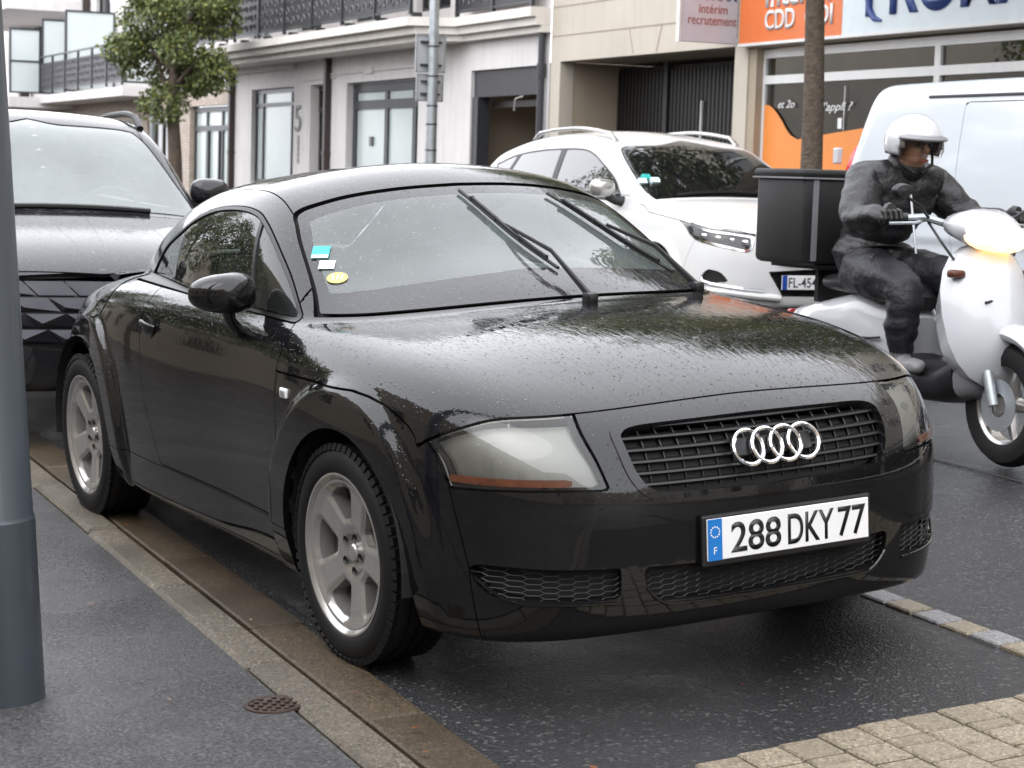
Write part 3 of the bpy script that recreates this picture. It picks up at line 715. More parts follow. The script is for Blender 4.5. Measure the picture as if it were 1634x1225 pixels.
# grille slats and uprights
def half_width(poly, z):
    ys_ = np.linspace(0, 1, 800); s_ = poly_sdf(poly, ys_, np.full(800, z)) < 0; return ys_[s_].max() if s_.any() else 0
grl = MB()
for z in (.590, .618, .646, .674, .702, .726):
    hw = half_width(GSP, z) + .006; yy = np.linspace(-hw, hw, 34); xx = on_surf(yy, z, -.020)
    for i in range(33):
        pass
    V_ = []; F_ = []
    for x_, y_ in zip(xx, yy): V_ += [(x_, y_, z + .0045), (x_ + .003, y_, z - .0005), (x_ - .002, y_, z - .0045), (x_ - .028, y_, z - .002), (x_ - .028, y_, z + .0055)]
    for i in range(33): F_ += [(i * 5 + k, i * 5 + (k + 1) % 5, i * 5 + 5 + (k + 1) % 5, i * 5 + 5 + k) for k in range(5)]
    sl = MB(); sl.add(V_, F_); sl.build('grille_slat', M_['black'], tt, smooth=True)
for y in np.arange(-.396, .40, .0495):
    zz = np.linspace(.574, .736, 12); zz = zz[np.array([half_width(GSP, z) > abs(y) - .004 for z in zz])]; xx = on_surf(np.full(len(zz), y), zz, -.030)
    V_ = []; F_ = []
    for x_, z_ in zip(xx, zz): V_ += [(x_, y - .002, z_), (x_, y + .002, z_), (x_ - .02, y + .002, z_), (x_ - .02, y - .002, z_)]
    for i in range(len(zz) - 1): F_ += [(i * 4 + k, i * 4 + (k + 1) % 4, i * 4 + 4 + (k + 1) % 4, i * 4 + 4 + k) for k in range(4)]
    mb = MB(); mb.add(V_, F_); mb.build('grille_upright', M_['black'], tt)
# four linked rings
em = thing('ring_badge', None, None); em.parent = tt
for k in range(4):
    y = .017 + (k - 1.5) * .0595; mb = MB(); x = float(on_surf(y * .6, .660)[0]) + .006
    mb.lathe([(.0395, 0), (.0415, .006), (.0465, .009), (.0515, .006), (.0530, 0), (.0520, -.004), (.0405, -.004)], 48, axis='X', closed=True)
    mb.build('badge_ring', M_['chrome'], em, Matrix.Translation((x, y, .661)) @ Matrix.Rotation(-.42, 4, 'Y') @ Matrix.Rotation(-math.atan(.55 * y), 4, 'Z'), smooth=True)
mb = MB(); mb.box((on_surf(.0, .66)[0] - .012, .017, .66), (.012, .25, .05), Matrix.Rotation(-.42, 3, 'Y'), .004); mb.build('badge_base', M_['black'], em)
# honeycomb in the lower intakes
def honey(poly, y0, y1, z0, z1, name, w=.044, h=.0150):
    mb = MB(); cells = []
    seen = set()
    for j in range(int((z1 - z0) / h * 2) + 3):
        for i in range(int((y1 - y0) / (w * .78)) + 3):
            cy = y0 + i * w * .78; cz = z0 + j * h + (i % 2) * h / 2
            if cz > z1 + h: continue
            pts = [(cy + w * .5 * a, cz + h * .5 * b_) for a, b_ in ((-.52, 1), (.52, 1), (1.04, 0), (.52, -1), (-.52, -1), (-1.04, 0))]
            for k in range(6):
                a, b_ = pts[k], pts[(k + 1) % 6]; key = (round((a[0] + b_[0]) * 200), round((a[1] + b_[1]) * 400))
                if key in seen: continue
                m_ = np.array([[a[0], b_[0]], [a[1], b_[1]]])
                if (poly_sdf(poly, np.abs(m_[0]) if poly is ICP else np.abs(m_[0]), m_[1]) > .006).any(): continue
                seen.add(key)
                xx = on_surf([a[0], b_[0]], [a[1], b_[1]], -.016)
                mb.tube([(xx[0], a[0], a[1]), (xx[1], b_[0], b_[1])], .0014, 4, False)
    return mb.build(name, M_['black'], tt, kind='stuff')
honey(ICP, -.42, .42, .285, .392, 'intake_mesh'); honey(ISP, -.78, -.44, .295, .40, 'intake_mesh'); honey(ISP, .44, .80, .295, .40, 'intake_mesh')
M_['trim'] = plain('bright wet trim edge', (.25, .25, .26), .18, .6)
def lip(poly, y0, y1, zmax, sgn=1):
    P = [p for p in poly if y0 <= p[0] <= y1 and p[1] < zmax]; return P
for sg in (-1, 1):
    ys_ = np.linspace(.462, .748, 22); zs_ = np.array([.3035 + .0 * y + .07 * max(0, (y - .66) / .09) ** 2.2 * .9 for y in ys_]) - .006
    bezel(tt, 'intake_lip', [(float(on_surf(sg * y, z, .002)[0]), sg * y, z) for y, z in zip(ys_, zs_)], .0042, M_['paint'])
ys_ = np.linspace(-.385, .385, 40); zs_ = .281 + .05 * np.maximum(0, (np.abs(ys_) - .31) / .075) ** 2
bezel(tt, 'intake_lip', list(zip(on_surf(ys_, zs_, .002), ys_, zs_)), .0042, M_['paint'])
# headlamp: clear lens, housing, reflector bowls, amber strip
M_['lampin'] = plain('headlamp inner grey', (.27, .268, .255), .4, .3, var=.1)
for sg, L in zip((-1, 1), panel(tt, 'headlight', F, hl, M_['lamp_glass'], .006, -.003)):
    pass
hlo = [o_ for o_ in tt.children if o_.name.startswith('headlight')]
for o_ in panel(tt, 'headlight_housing', F, hl, M_['lampin'], .0, -.055): pass
sub = Carver(F, *hl); am = sub.take(lambda x, a, z: np.maximum(np.maximum(np.abs(z - .6085) - .0095, poly_sdf(HP, .7071 * (x - a), z) + .008), .7071 * (x - a) - .16), 0)
for o_, par in zip(panel(tt, 'indicator_strip', F, am, M_['amber'], .004, .0005), hlo): o_.parent = par
for sg, par in zip((-1, 1), hlo):
    for (x, a, z, r) in ((.56, .70, .682, .05), (.665, .55, .668, .062)):
        mb = MB(); mb.lathe([(.002, -.035), (r * .35, -.034), (r * .7, -.022), (r * .93, -.004), (r, .006), (r * 1.05, .004), (r * 1.06, -.01)], 28, axis='X')
        mb.lathe([(.0, -.008), (.014, -.012), (.019, -.024)], 16, axis='X')
        mb.build('reflector', M_['chrome'], par, Matrix.Translation((x - .035, sg * (a - .02), z)) @ Matrix.Rotation(sg * .62, 4, 'Z'), smooth=True)
# number plate
M_['plate_f'] = M_['black']
pl = thing('number_plate', None, None); pl.parent = tt
pl.matrix_local = Matrix(((0, 0, 1, .897), (1, 0, 0, .0295), (0, 1, 0, .4422), (0, 0, 0, 1))) @ Matrix.Rotation(-.03, 4, 'X')
mb = MB(); mb.box((0, -.004, -.006), (.545, .135, .014), None, .006); mb.build('plate_holder', M_['black'], pl)
mb = MB(); mb.box((.0, 0, .003), (.520, .108, .006), None, .002); mb.build('plate_sheet', M_['white_print'], pl)
mb = MB(); mb.box((-.2375, 0, .0068), (.043, .1075, .002)); mb.build('plate_band', M_['blue_print'], pl)
text('plate_letter', 'F', M_['white_print'], pl, Matrix.Translation((-.2375, -.028, .0078)), h=.018, ext=.0006)
mb = MB()
for k in range(12): mb.lathe([(0, .0006), (.0026, 0)], 5, (-.2375 + .0135 * math.cos(k * PI / 6), .02 + .0135 * math.sin(k * PI / 6), .0079))
mb.build('plate_stars', M_['white_print'], pl)
for s_, cx, w_ in (('288', -.108, .158), ('DKY', .068, .150), ('77', .203, .092)):
    text('plate_characters', s_, M_['black_print'], pl, Matrix.Translation((cx, -.001, .0062)), w=w_, h=.080, ext=.0006, bold=.014)
# mirrors
for sg in (-1, 1):
    mr = thing('door_mirror', None, None); mr.parent = tt
    c = Vector((-.80, -.865, .985)) if sg < 0 else Vector((-1.0, .79, .975)); bm = bmesh.new(); bmesh.ops.create_uvsphere(bm, u_segments=32, v_segments=20, radius=1)
    for v in bm.verts:
        p = v.co.copy(); q = [math.copysign(abs(t) ** .78, t) for t in p]
        k = 1 + .12 * (q[1] * -sg)
        if sg > 0: q = [q[1], q[0], q[2]]; v.co = (c.x - q[0] * .1, c.y + q[1] * .05, c.z + q[2] * .06); continue
        v.co = (c.x + q[0] * (.075 if q[0] > 0 else .035) - .03 * abs(q[1]), c.y + q[1] * .108, c.z + q[2] * .062 * (1 - .14 * q[1] * sg))
    me = bpy.data.meshes.new('mirror_shell'); bm.to_mesh(me); bm.free(); me.materials.append(M_['paint']); me.polygons.foreach_set('use_smooth', np.ones(len(me.polygons), bool)); put('mirror_shell', me, mr)
    mb = MB(); mb.lathe([(0, 0), (.09, 0), (.092, .003), (.09, .005)], 24, axis='X'); o_ = mb.build('mirror_glass', M_['chrome'], mr, Matrix.Translation((c.x - .036, c.y, c.z)) @ Matrix.Rotation(0 if sg < 0 else -PI / 2, 4, 'Z') @ Matrix.Diagonal((1, 1, .55, 1)))
    mb = MB(); mb.tube([(-.80, -.86, .945), (-.815, -.845, .90), (-.83, -.815, .865), (-.835, -.77, .85)] if sg < 0 else [(-.95, .80, .93), (-.93, .79, .90), (-.92, .77, .858), (-.92, .74, .85)], [.026, .024, .028, .03], 12, True, .8); mb.build('mirror_foot', M_['paint'], mr, smooth=True)
# door handles, repeaters
for sg in (-1, 1):
    dh = thing('door_handle', None, None); dh.parent = doors[0 if sg < 0 else 1]
    yo = .836
    mb = MB(); mb.lathe([(.0, .0), (.040, .0), (.046, -.004), (.050, -.001)], 28, axis='Y'); mb.build('handle_recess', M_['liner'], dh, Matrix.Translation((-1.64, sg * (yo - .002), .80)) @ Matrix.Rotation(0 if sg < 0 else PI, 4, 'Z') @ Matrix.Diagonal((1, 1, .8, 1)), smooth=True)
    mb = MB(); mb.tube([(-1.715, sg * (yo - .006), .812), (-1.70, sg * (yo + .008), .812), (-1.65, sg * (yo + .012), .808), (-1.60, sg * (yo + .008), .803), (-1.585, sg * (yo - .004), .801)], [.009, .012, .013, .012, .009], 10, True, .6); mb.build('handle_grip', M_['paint'], dh, smooth=True)
    y_ = .850
    mb = MB(); mb.box((-.383, sg * y_, .722), (.05, .012, .030), None, .005); rp = mb.build('side_repeater', M_['white_print'], tt)
    mb = MB(); mb.box((-.38, sg * (y_ + .006), .722), (.030, .006, .017), None, .002); mb.build('repeater_lens', M_['steel'], rp)
# scuttle, wipers
def ws_pt(y, t):
    """point on the windscreen: t = 0 base, 1 header"""
    z = .955 + t * (1.285 - .955) - .09 * y * y; x = np.linspace(-1.3, .1, 400); v = F(x, np.full(400, y), np.full(400, z))[2]
    i = np.argmax(v > 0); return Vector((x[i], y, z))
def wiper(name, base, tip, arm_end, b0, b1):
    w_ = thing(name, None, None); w_.parent = tt
    mb = MB(); mb.tube([base, base.lerp(arm_end, .5) + Vector((.03, 0, .03)), arm_end], [.013, .008, .006], 8, True, .6); mb.box(base + Vector((0, 0, -.005)), (.05, .035, .035), None, .008); mb.build('wiper_arm', M_['black'], w_, smooth=True)
    P = [b0.lerp(b1, t) for t in np.linspace(0, 1, 9)]
    P = [ws_proj(p) for p in P]
    mb = MB(); mb.tube([p + Vector((.004, 0, .004)) for p in P], .006, 5); mb.tube([p + Vector((.011, 0, .012)) for p in P[1:-1]], .0055, 5)
    for p in P[1:-1:2]: mb.box(p + Vector((.009, 0, .009)), (.012, .012, .014))
    mb.build('wiper_blade', M_['black'], w_)
def ws_proj(p, off=.004):
    q = project(lambda x, y, z: (F(x, y, z)[2],), np.array([p[:]]), off, 6)[0]; return Vector(q)
A_ = lambda *p: Vector(p)
wiper('windscreen_wiper', A_(-.165, .075, .965), None, ws_proj(A_(-.62, .03, 1.15), .018), A_(-.36, .075, 1.035), A_(-.84, -.02, 1.265))
wiper('windscreen_wiper', A_(-.34, .585, .955), None, ws_proj(A_(-.66, .44, 1.14), .018), A_(-.42, .55, 1.0), A_(-.84, .315, 1.243))
# stickers on the inside of the windscreen, papers on the dash
M_['stick_g'] = plain('turquoise inspection sticker', (.03, .38, .34), .5, var=.2, nscale=30); M_['stick_w'] = plain('pale sticker', (.62, .74, .76), .5, var=.06); M_['stick_y'] = plain('yellow sticker', (.62, .46, .14), .5, var=.1, nscale=40)
def sticker(c, w_, h_, mat, oval=False, extra=None):
    c = ws_proj(A_(*c), .0015); nrm = Vector(fnormal(lambda x, y, z: (F(x, y, z)[2],), np.array([c[:]]))[0]); up = (Vector((0, 0, 1)) - nrm * nrm.z).normalized(); rt = up.cross(nrm)
    Mx = Matrix(((rt.x, up.x, nrm.x, c.x), (rt.y, up.y, nrm.y, c.y), (rt.z, up.z, nrm.z, c.z), (0, 0, 0, 1)))
    n_ = 20; pts = [(w_ / 2 * math.cos(a), h_ / 2 * math.sin(a)) for a in np.linspace(0, 2 * PI, n_, False)] if oval else [(-w_ / 2, -h_ / 2), (w_ / 2, -h_ / 2), (w_ / 2, h_ / 2), (-w_ / 2, h_ / 2)]
    mb = MB(); mb.prism(pts, 0, .0008, 'Z'); o_ = mb.build('windscreen_sticker', mat, wso, Mx)
    if extra: extra(o_)
def ex1(o_):
    mb = MB(); mb.box((0, -.022, .0012), (.052, .016, .0006)); mb.build('sticker_strip', M_['stick_w'], o_); mb = MB(); mb.box((-.004, -.021, .0018), (.034, .004, .0004)); mb.build('sticker_print', M_['black_print'], o_)
sticker((-.690, -.585, 1.106), .056, .062, M_['stick_g'], False, ex1); sticker((-.632, -.590, 1.065), .05, .042, M_['stick_w'])
def ex2(o_):
    mb = MB()
    for k in range(3): mb.tube([(-.012 + .012 * k, -.014, .0014), (-.016 + .016 * k, .016, .0014)], .0022, 4)
    mb.build('sticker_print', M_['white_print'], o_)
sticker((-.560, -.588, 1.028), .066, .058, M_['stick_y'], True, ex2)
# cabin: dash, wheel, seats, mirror
mb = MB(); pr = [(-.16, .90), (-.45, .925), (-.62, .91), (-.72, .86), (-.74, .74), (-.62, .62), (-.2, .6)]; mb.prism(pr, -.66, .66, 'Y'); mb.build('dashboard', M_['cloth_dark'], tt)
mb = MB(); mb.lathe([(.172 + .014 * math.cos(a), .014 * math.sin(a)) for a in np.linspace(0, 2 * PI, 10, False)], 36, axis='X', closed=True); mb.box((0, 0, 0), (.03, .34, .04), None, .01); mb.lathe([(0, .03), (.06, .025), (.07, 0)], 20, axis='X'); mb.build('steering_wheel', M_['cloth_dark'], tt, Matrix.Translation((-.86, .36, .86)) @ Matrix.Rotation(.38, 4, 'Y'), smooth=True)
for sg in (-1, 1):
    st = thing('seat', None, None); st.parent = tt
    mb = MB(); mb.box((-1.22, sg * .36, .50), (.52, .48, .16), Matrix.Rotation(-.12, 3, 'Y'), .05); mb.build('seat_cushion', M_['cloth_dark'], st, smooth=True)
    mb = MB(); mb.box((-1.50, sg * .36, .76), (.15, .47, .58), Matrix.Rotation(-.32, 3, 'Y'), .06); mb.build('seat_back', M_['cloth_dark'], st, smooth=True)
    mb = MB(); mb.box((-1.62, sg * .36, 1.09), (.10, .27, .18), Matrix.Rotation(-.2, 3, 'Y'), .045); mb.build('headrest', M_['cloth_dark'], st, smooth=True)
mb = MB(); mb.box((-.83, .0, 1.205), (.03, .23, .06), None, .014); mb.tube([(-.83, 0, 1.2), (-.86, 0, 1.265)], .008); mb.build('rear_view_mirror', M_['black'], tt, smooth=True)
mb = MB(); mb.box((-1.3, 0, .26), (2.2, 1.35, .02)); mb.box((-2.3, 0, .72), (.9, 1.0, .05)); mb.build('cabin_floor', M_['cloth_dark'], tt)
mb = MB(); mb.box((-.40, .02, .932), (.20, .30, .002), Matrix.Rotation(.35, 3, 'Z'))
pp = mb.build('paper_sheet', M_['white_print'], None, TT_M @ Matrix.Identity(4)); tag(pp, 'white papers lying on the dashboard behind the coupe windscreen', 'paper')
# rear lip, exhaust, rear lamps
ys_ = np.linspace(-.56, .56, 24); V_ = []; F_ = []
for y in ys_: 
    xx = -2.93 + .10 * y * y; V_ += [(xx + .10, y, .905 - .05 * y * y), (xx - .02, y, .902 - .05 * y * y), (xx - .03, y, .890 - .05 * y * y), (xx + .06, y, .87 - .05 * y * y)]
for i in range(23): F_ += [(i * 4 + k, i * 4 + (k + 1) % 4, i * 4 + 4 + (k + 1) % 4, i * 4 + 4 + k) for k in range(4)]
F_ += [(0, 1, 2, 3), (92, 93, 94, 95)]
mb = MB(); mb.add(V_, F_); mb.build('rear_spoiler', M_['paint'], tt, smooth=True)
# wheels
for x in (0, -2.422):
    for sg in (-1, 1):
        make_wheel(tt, (x, sg * .758, .311), .312, .222, .20, M_['silver'], steer=(.045 if x == 0 else 0), out=sg, rot=PI / 2 + (.25 if x == 0 else .12), hole=(.092, .186, 10.5, 20.5), dish=.022)
# ------------------------------------------------------------------ buildings across the street (facades on y = 10)
M_['white_wall'] = plain('white render', (.665, .638, .628), .8, var=.06, nscale=1.5, bscale=220, bstr=.12, grime=.26)
M_['beige_wall'] = plain('beige painted concrete', (.50, .452, .38), .75, var=.05, nscale=1.2, bscale=150, bstr=.12, grime=.2)
M_['tan_wall'] = plain('tan painted concrete', (.36, .30, .225), .75, var=.06, nscale=1.2, bscale=150, bstr=.12, grime=.15)
M_['cream'] = plain('cream cornice', (.70, .66, .61), .7, var=.05, nscale=2, bscale=120, bstr=.1, grime=.3)
M_['dark_frame'] = plain('anthracite frame', (.035, .037, .042), .4, var=.1)
M_['brown_metal'] = plain('brown metal', (.035, .022, .02), .45, var=.15)
M_['white_frame'] = plain('white lacquered frame', (.74, .74, .73), .3, var=.03, grime=.12)
M_['frosted'] = plain('frosted glass', (.46, .52, .50), .22, var=.05, nscale=1.2, spec=.6)
M_['frost_pale'] = plain('pale frosted glass', (.60, .655, .65), .3, var=.04, nscale=1.2, spec=.6)
M_['dark_glass'] = plain('dark window glass', (.02, .022, .022), .04, var=.3, nscale=1.4, spec=.8)
M_['dark_metal'] = plain('dark grey sheet', (.036, .035, .040), .5, var=.15, nscale=5)
M_['scroll'] = plain('grey cast scrollwork', (.13, .128, .14), .5, var=.15)
M_['orange'] = plain('orange sign panel', (.72, .175, .045), .4, var=.03, grime=.06)
M_['orange_film'] = plain('orange window film', (.80, .27, .06), .35, var=.03)
M_['sign_white'] = plain('pale sign panel', (.66, .73, .76), .35, var=.03, grime=.08)
M_['sign_lilac'] = plain('pale lilac sign panel', (.62, .62, .69), .4, var=.03, grime=.08)
M_['navy'] = plain('navy lettering', (.035, .075, .27), .4, var=.03)
M_['plum'] = plain('plum lettering', (.36, .09, .075), .45, var=.03)
M_['black_slat'] = plain('black gate steel', (.006, .0055, .0055), .5, var=.2)
m, n, l, b, o = nodes('thin pale bricks'); bt = n.new('ShaderNodeTexBrick'); bt.inputs['Scale'].default_value = 1; bt.inputs['Brick Width'].default_value = .22; bt.inputs['Row Height'].default_value = .07; bt.inputs['Mortar Size'].default_value = .008
bt.inputs['Color1'].default_value = (.52, .44, .37, 1); bt.inputs['Color2'].default_value = (.42, .34, .28, 1); bt.inputs['Mortar'].default_value = (.36, .32, .28, 1)
tc = n.new('ShaderNodeTexCoord'); sp = n.new('ShaderNodeSeparateXYZ'); cb = n.new('ShaderNodeCombineXYZ'); l.new(tc.outputs['Object'], sp.inputs[0]); l.new(math_(n, l, 'ADD', sp.outputs[0], sp.outputs[1]), cb.inputs[0]); l.new(sp.outputs[2], cb.inputs[1]); l.new(cb.outputs[0], bt.inputs['Vector'])
l.new(bt.outputs['Color'], b.inputs['Base Color']); b.inputs['Roughness'].default_value = .8; l.new(bump(n, l, bt.outputs['Fac'], -.5, .006), b.inputs['Normal']); M_['brick'] = m
def wall_holes(mb, x0, x1, z0, z1, y, th, holes):
    xs_ = sorted({x0, x1, *[h[0] for h in holes], *[h[1] for h in holes]}); zs_ = sorted({z0, z1, *[h[2] for h in holes], *[h[3] for h in holes]})
    xs_ = [v for v in xs_ if x0 <= v <= x1]; zs_ = [v for v in zs_ if z0 <= v <= z1]
    for i in range(len(xs_) - 1):
        for j in range(len(zs_) - 1):
            cx, cz = (xs_[i] + xs_[i + 1]) / 2, (zs_[j] + zs_[j + 1]) / 2
            if any(h[0] < cx < h[1] and h[2] < cz < h[3] for h in holes): continue
            mb.add([(xs_[i], y, zs_[j]), (xs_[i + 1], y, zs_[j]), (xs_[i + 1], y, zs_[j + 1]), (xs_[i], y, zs_[j + 1])], [(0, 1, 2, 3)])
    for a, b_, c, d in holes:
        c2 = max(c, z0)
        for q in ([(a, y, c2), (a, y + th, c2), (a, y + th, d), (a, y, d)], [(b_, y, c2), (b_, y, d), (b_, y + th, d), (b_, y + th, c2)], [(a, y, d), (a, y + th, d), (b_, y + th, d), (b_, y, d)], [(a, y, c2), (b_, y, c2), (b_, y + th, c2), (a, y + th, c2)]): mb.add(q, [(0, 1, 2, 3)])
def bxs(name, mat, parent, specs, bev=0.0, kind=None):
    mb = MB()
    for x0, x1, y0, y1, z0, z1 in specs: mb.box(((x0 + x1) / 2, (y0 + y1) / 2, (z0 + z1) / 2), (x1 - x0, y1 - y0, z1 - z0), None, bev)
    return mb.build(name, mat, parent, kind=kind)
def window(parent, x0, x1, z0, z1, y, mull=(), trans=(), fw=.07, fmat=None, gmat=None, name='window', panes=None):
    """frame, mullions and one pane per opening"""
    fmat = fmat or M_['dark_frame']; gmat = gmat or M_['frosted']
    sp = [(x0, x1, y - .03, y + .05, z1 - fw, z1), (x0, x1, y - .03, y + .05, z0, z0 + fw), (x0, x0 + fw, y - .031, y + .05, z0 + fw, z1 - fw), (x1 - fw, x1, y - .031, y + .05, z0 + fw, z1 - fw)]
    sp += [(a - fw / 2, a + fw / 2, y - .032, y + .048, z0 + fw, z1 - fw) for a in mull] + [(x0 + fw, x1 - fw, y - .034, y + .046, a - fw / 2, a + fw / 2) for a in trans]
    f = bxs(name, fmat, parent, sp)
    xe = [x0] + list(mull) + [x1]; ze = [z0] + list(trans) + [z1]
    for i in range(len(xe) - 1):
        for j in range(len(ze) - 1):
            bxs('pane', gmat if not panes else panes(i, j), f, [(xe[i] + .01, xe[i + 1] - .01, y + .005, y + .015, ze[j] + .01, ze[j + 1] - .01)])
    return f
# --- agency building (beige)
A = thing('agency_building', 'beige concrete building with an orange and white shop sign over its window', 'building', Matrix.Translation((-12, 10, .1)))
def loc(root):
    return root.matrix_world.inverted()
class Loc:
    """build in world coordinates under a root that has only a translation"""
    def __init__(s, root): s.m = Matrix.Translation(-root.matrix_world.translation)
def settle(root):
    bpy.context.view_layer.update(); inv = Matrix.Translation(-root.matrix_world.translation)
    for ch in root.children: ch.matrix_local = inv @ ch.matrix_local
up_w = [(x, x + 1.3, z, z + 1.5) for z in (4.9, 7.6) for x in (-20.4, -17.6, -14.2, -11.0, -7.8, -4.6, -1.4, 1.8, 5.0, 8.2)]
mb = MB(); wall_holes(mb, -21.25, 12, .1, 9.8, 10.0, .22, [(-20.93, -16.03, .1, 2.965), (-15.72, -8.6, .1, 2.93), (-7.8, -1.0, .1, 2.93), (0, 11, .1, 2.93)] + up_w)
mb.box((-4.6, 13.2, 9.75), (33.3, 6.2, .1)); mb.box((-21.2, 13.4, 5), (.1, 6, 9.6)); mb.box((11.95, 13.2, 5), (.1, 6, 9.6)); wb_ = mb.build('wall', M_['beige_wall'], A)
bxs('pier_return', M_['tan_wall'], A, [(-15.722, -15.55, 10.02, 10.30, .1, 2.93)])
bxs('passage_wall', M_['tan_wall'], A, [(-21.05, -20.935, 10.02, 15, .1, 2.96), (-16.02, -15.9, 10.22, 15, .1, 2.96), (-20.93, -16.02, 10.23, 15, 2.97, 3.05)])
bxs('back_wall', M_['tan_wall'], A, [(-15.5, 11.5, 13.0, 13.1, .1, 3.0)]); bxs('shop_floor', M_['tan_wall'], A, [(-15.5, 11.5, 10.3, 13.0, .12, .15), (-15.5, 11.5, 10.3, 13.0, 3.0, 3.05)])
# recessed panel joints in the lintel
mb = MB()
for x0, x1, z in ((-21.2, -15.75, 3.34), (-21.2, -15.75, 3.76)): mb.box(((x0 + x1) / 2, 9.999, z), (x1 - x0, .012, .014))
for xx, sl in ((-18.70, .13), (-18.05, -.13)): mb.prism([(xx, 2.99), (xx + .014, 2.99), (xx + .014 - sl, 3.333), (xx - sl, 3.333)], 9.994, 10.004, 'Y')
mb.build('panel_joint', M_['tan_wall'], A, kind='stuff')
for a, b_, c, d in up_w: window(A, a, b_, c, d, 10.14, ((a + b_) / 2,), (), .06, M_['white_frame'], M_['dark_glass'])
gt = thing('carriage_gate', 'black slatted steel gate closing the covered passage beside the agency', 'gate', Matrix.Translation((-18.5, 10.95, .12)))
mb = MB()
for k in range(46): mb.box((-20.85 + k * .105, 10.95, 1.5), (.075, .03, 2.7))
mb.build('gate_bar', M_['black_slat'], gt, kind='stuff'); bxs('gate_rail', M_['black_slat'], gt, [(-20.92, -16.02, 10.97, 11.0, z - .04, z + .04) for z in (.25, 1.6, 2.86)])
bxs('gate_post', M_['dark_metal'], gt, [(-19.45, -19.34, 10.90, 10.93, .12, 2.95)]); bxs('gate_handle_bar', M_['white_frame'], gt, [(-18.39, -18.36, 10.90, 10.93, 1.0, 2.39)])
bxs('shade_sheet', M_['liner'], gt, [(-20.93, -16.02, 12.5, 12.55, .12, 2.96)]); settle(gt)  # black sheet added inside the passage so the gateway reads dark
# shop front
def pane_a(i, j): return M_['dark_glass'] if j == 1 else M_['shop_glass']
M_['shop_glass'] = glass('shop glass', (.55, .55, .53), 1.6, .03, False); M_['shop_top'] = glass('shop transom glass', (.16, .16, .15), 2.2, 0, False)
window(A, -15.60, -8.62, .5, 2.905, 10.15, (-12.10,), (2.545,), .10, M_['white_frame'], None, 'shop_window', lambda i, j: M_['shop_top'] if j == 1 else M_['shop_glass'])
bxs('shop_sill', M_['tan_wall'], A, [(-15.7, -8.6, 10.06, 10.3, .1, .5)])
for x0, x1 in ((-7.8, -1.0), (0, 11)): window(A, x0 + .02, x1 - .02, .3, 2.9, 10.15, ((x0 + x1) / 2,), (2.545,), .10, M_['white_frame'], M_['dark_glass'], 'shop_window')
bxs('interior_panel', M_['tan_wall'], A, [(-15.4, -14.9, 11.2, 11.25, 2.5, 2.95), (-15.4, -14.4, 11.2, 11.25, 1.2, 2.2)])
bxs('notice_board', plain('slate notice board', (.02, .022, .035), .5), A, [(-14.35, -13.25, 10.21, 10.225, 1.82, 2.43)])
bl = MB()
for k in range(9): bl.box((-12.9, 10.40, 2.50 - k * .035), (1.2, .05, .006), Matrix.Rotation(.5, 3, 'X'))
bl.build('blind', M_['frost_pale'], A, kind='stuff')
# orange film with its wave edge, chalk writing
wv = [(-15.52, .6), (-12.15, .6), (-12.15, 2.05), (-12.6, 2.02), (-13.2, 1.97), (-13.78, 1.92), (-14.35, 1.87), (-14.55, 1.845), (-14.75, 1.83), (-14.9, 1.88), (-15.0, 1.95), (-15.1, 2.05), (-15.2, 2.13), (-15.3, 2.2), (-15.4, 2.24), (-15.52, 2.25)]
mb = MB(); mb.prism(wv, 10.128, 10.132, 'Y'); mb.build('window_film', M_['orange_film'], A)
RX = Matrix(((1, 0, 0, 0), (0, 0, -1, 0), (0, 1, 0, 0), (0, 0, 0, 1)))       # lettering that faces -y
def at(x, y, z): return Matrix.Translation((x, y, z)) @ RX
text('chalk_writing', "l'appli ?", M_['white_print'], A, at(-13.95, 10.13, 2.19), w=.62, h=.13, ext=.001, shear=.35); text('chalk_writing', 'et 2o', M_['white_print'], A, at(-15.02, 10.13, 2.25), w=.36, h=.09, ext=.001, shear=.35)
bxs('chalk_line', M_['white_print'], A, [(-13.81, -13.80, 10.128, 10.132, 1.93, 2.43), (-13.92, -13.84, 10.128, 10.132, 1.95, 2.07)])
# sign band
bxs('sign_panel', M_['orange'], A, [(-15.75, -13.56, 9.88, 10.0, 2.975, 4.0)]); bxs('sign_panel', M_['sign_white'], A, [(-13.555, -5.6, 9.88, 10.0, 2.975, 4.0)]); bxs('sign_edge', M_['white_frame'], A, [(-15.77, -5.58, 9.87, 10.0, 2.94, 2.974)])
text('sign_lettering', 'CDD', M_['white_print'], A, at(-14.84, 9.878, 3.222), w=.64, h=.235, ext=.012, bold=.016); text('sign_lettering', 'CDI', M_['white_print'], A, at(-14.02, 9.878, 3.222), w=.56, h=.235, ext=.012, bold=.016); text('sign_lettering', 'Intérim', M_['white_print'], A, at(-14.48, 9.878, 3.53), w=1.36, h=.32, ext=.012, bold=.016)
text('sign_lettering', 'PROMAN', M_['navy'], A, at(-11.35, 9.878, 3.46), w=3.5, h=.64, ext=.012, bold=.02)
mb = MB(); pts = [(-13.06 + .02 * math.cos(a) + .10 * (1 - math.sin(a)) * 0, 0, 0) for a in (0, 1)]
mb.tube([(-12.80, 9.872, 3.09), (-12.93, 9.872, 3.12), (-13.02, 9.872, 3.22), (-13.05, 9.872, 3.36), (-13.03, 9.872, 3.6), (-12.95, 9.872, 3.78)], [.015, .035, .045, .045, .04, .02], 8, True); mb.build('sign_swoosh', M_['navy'], A, smooth=True)
settle(A)
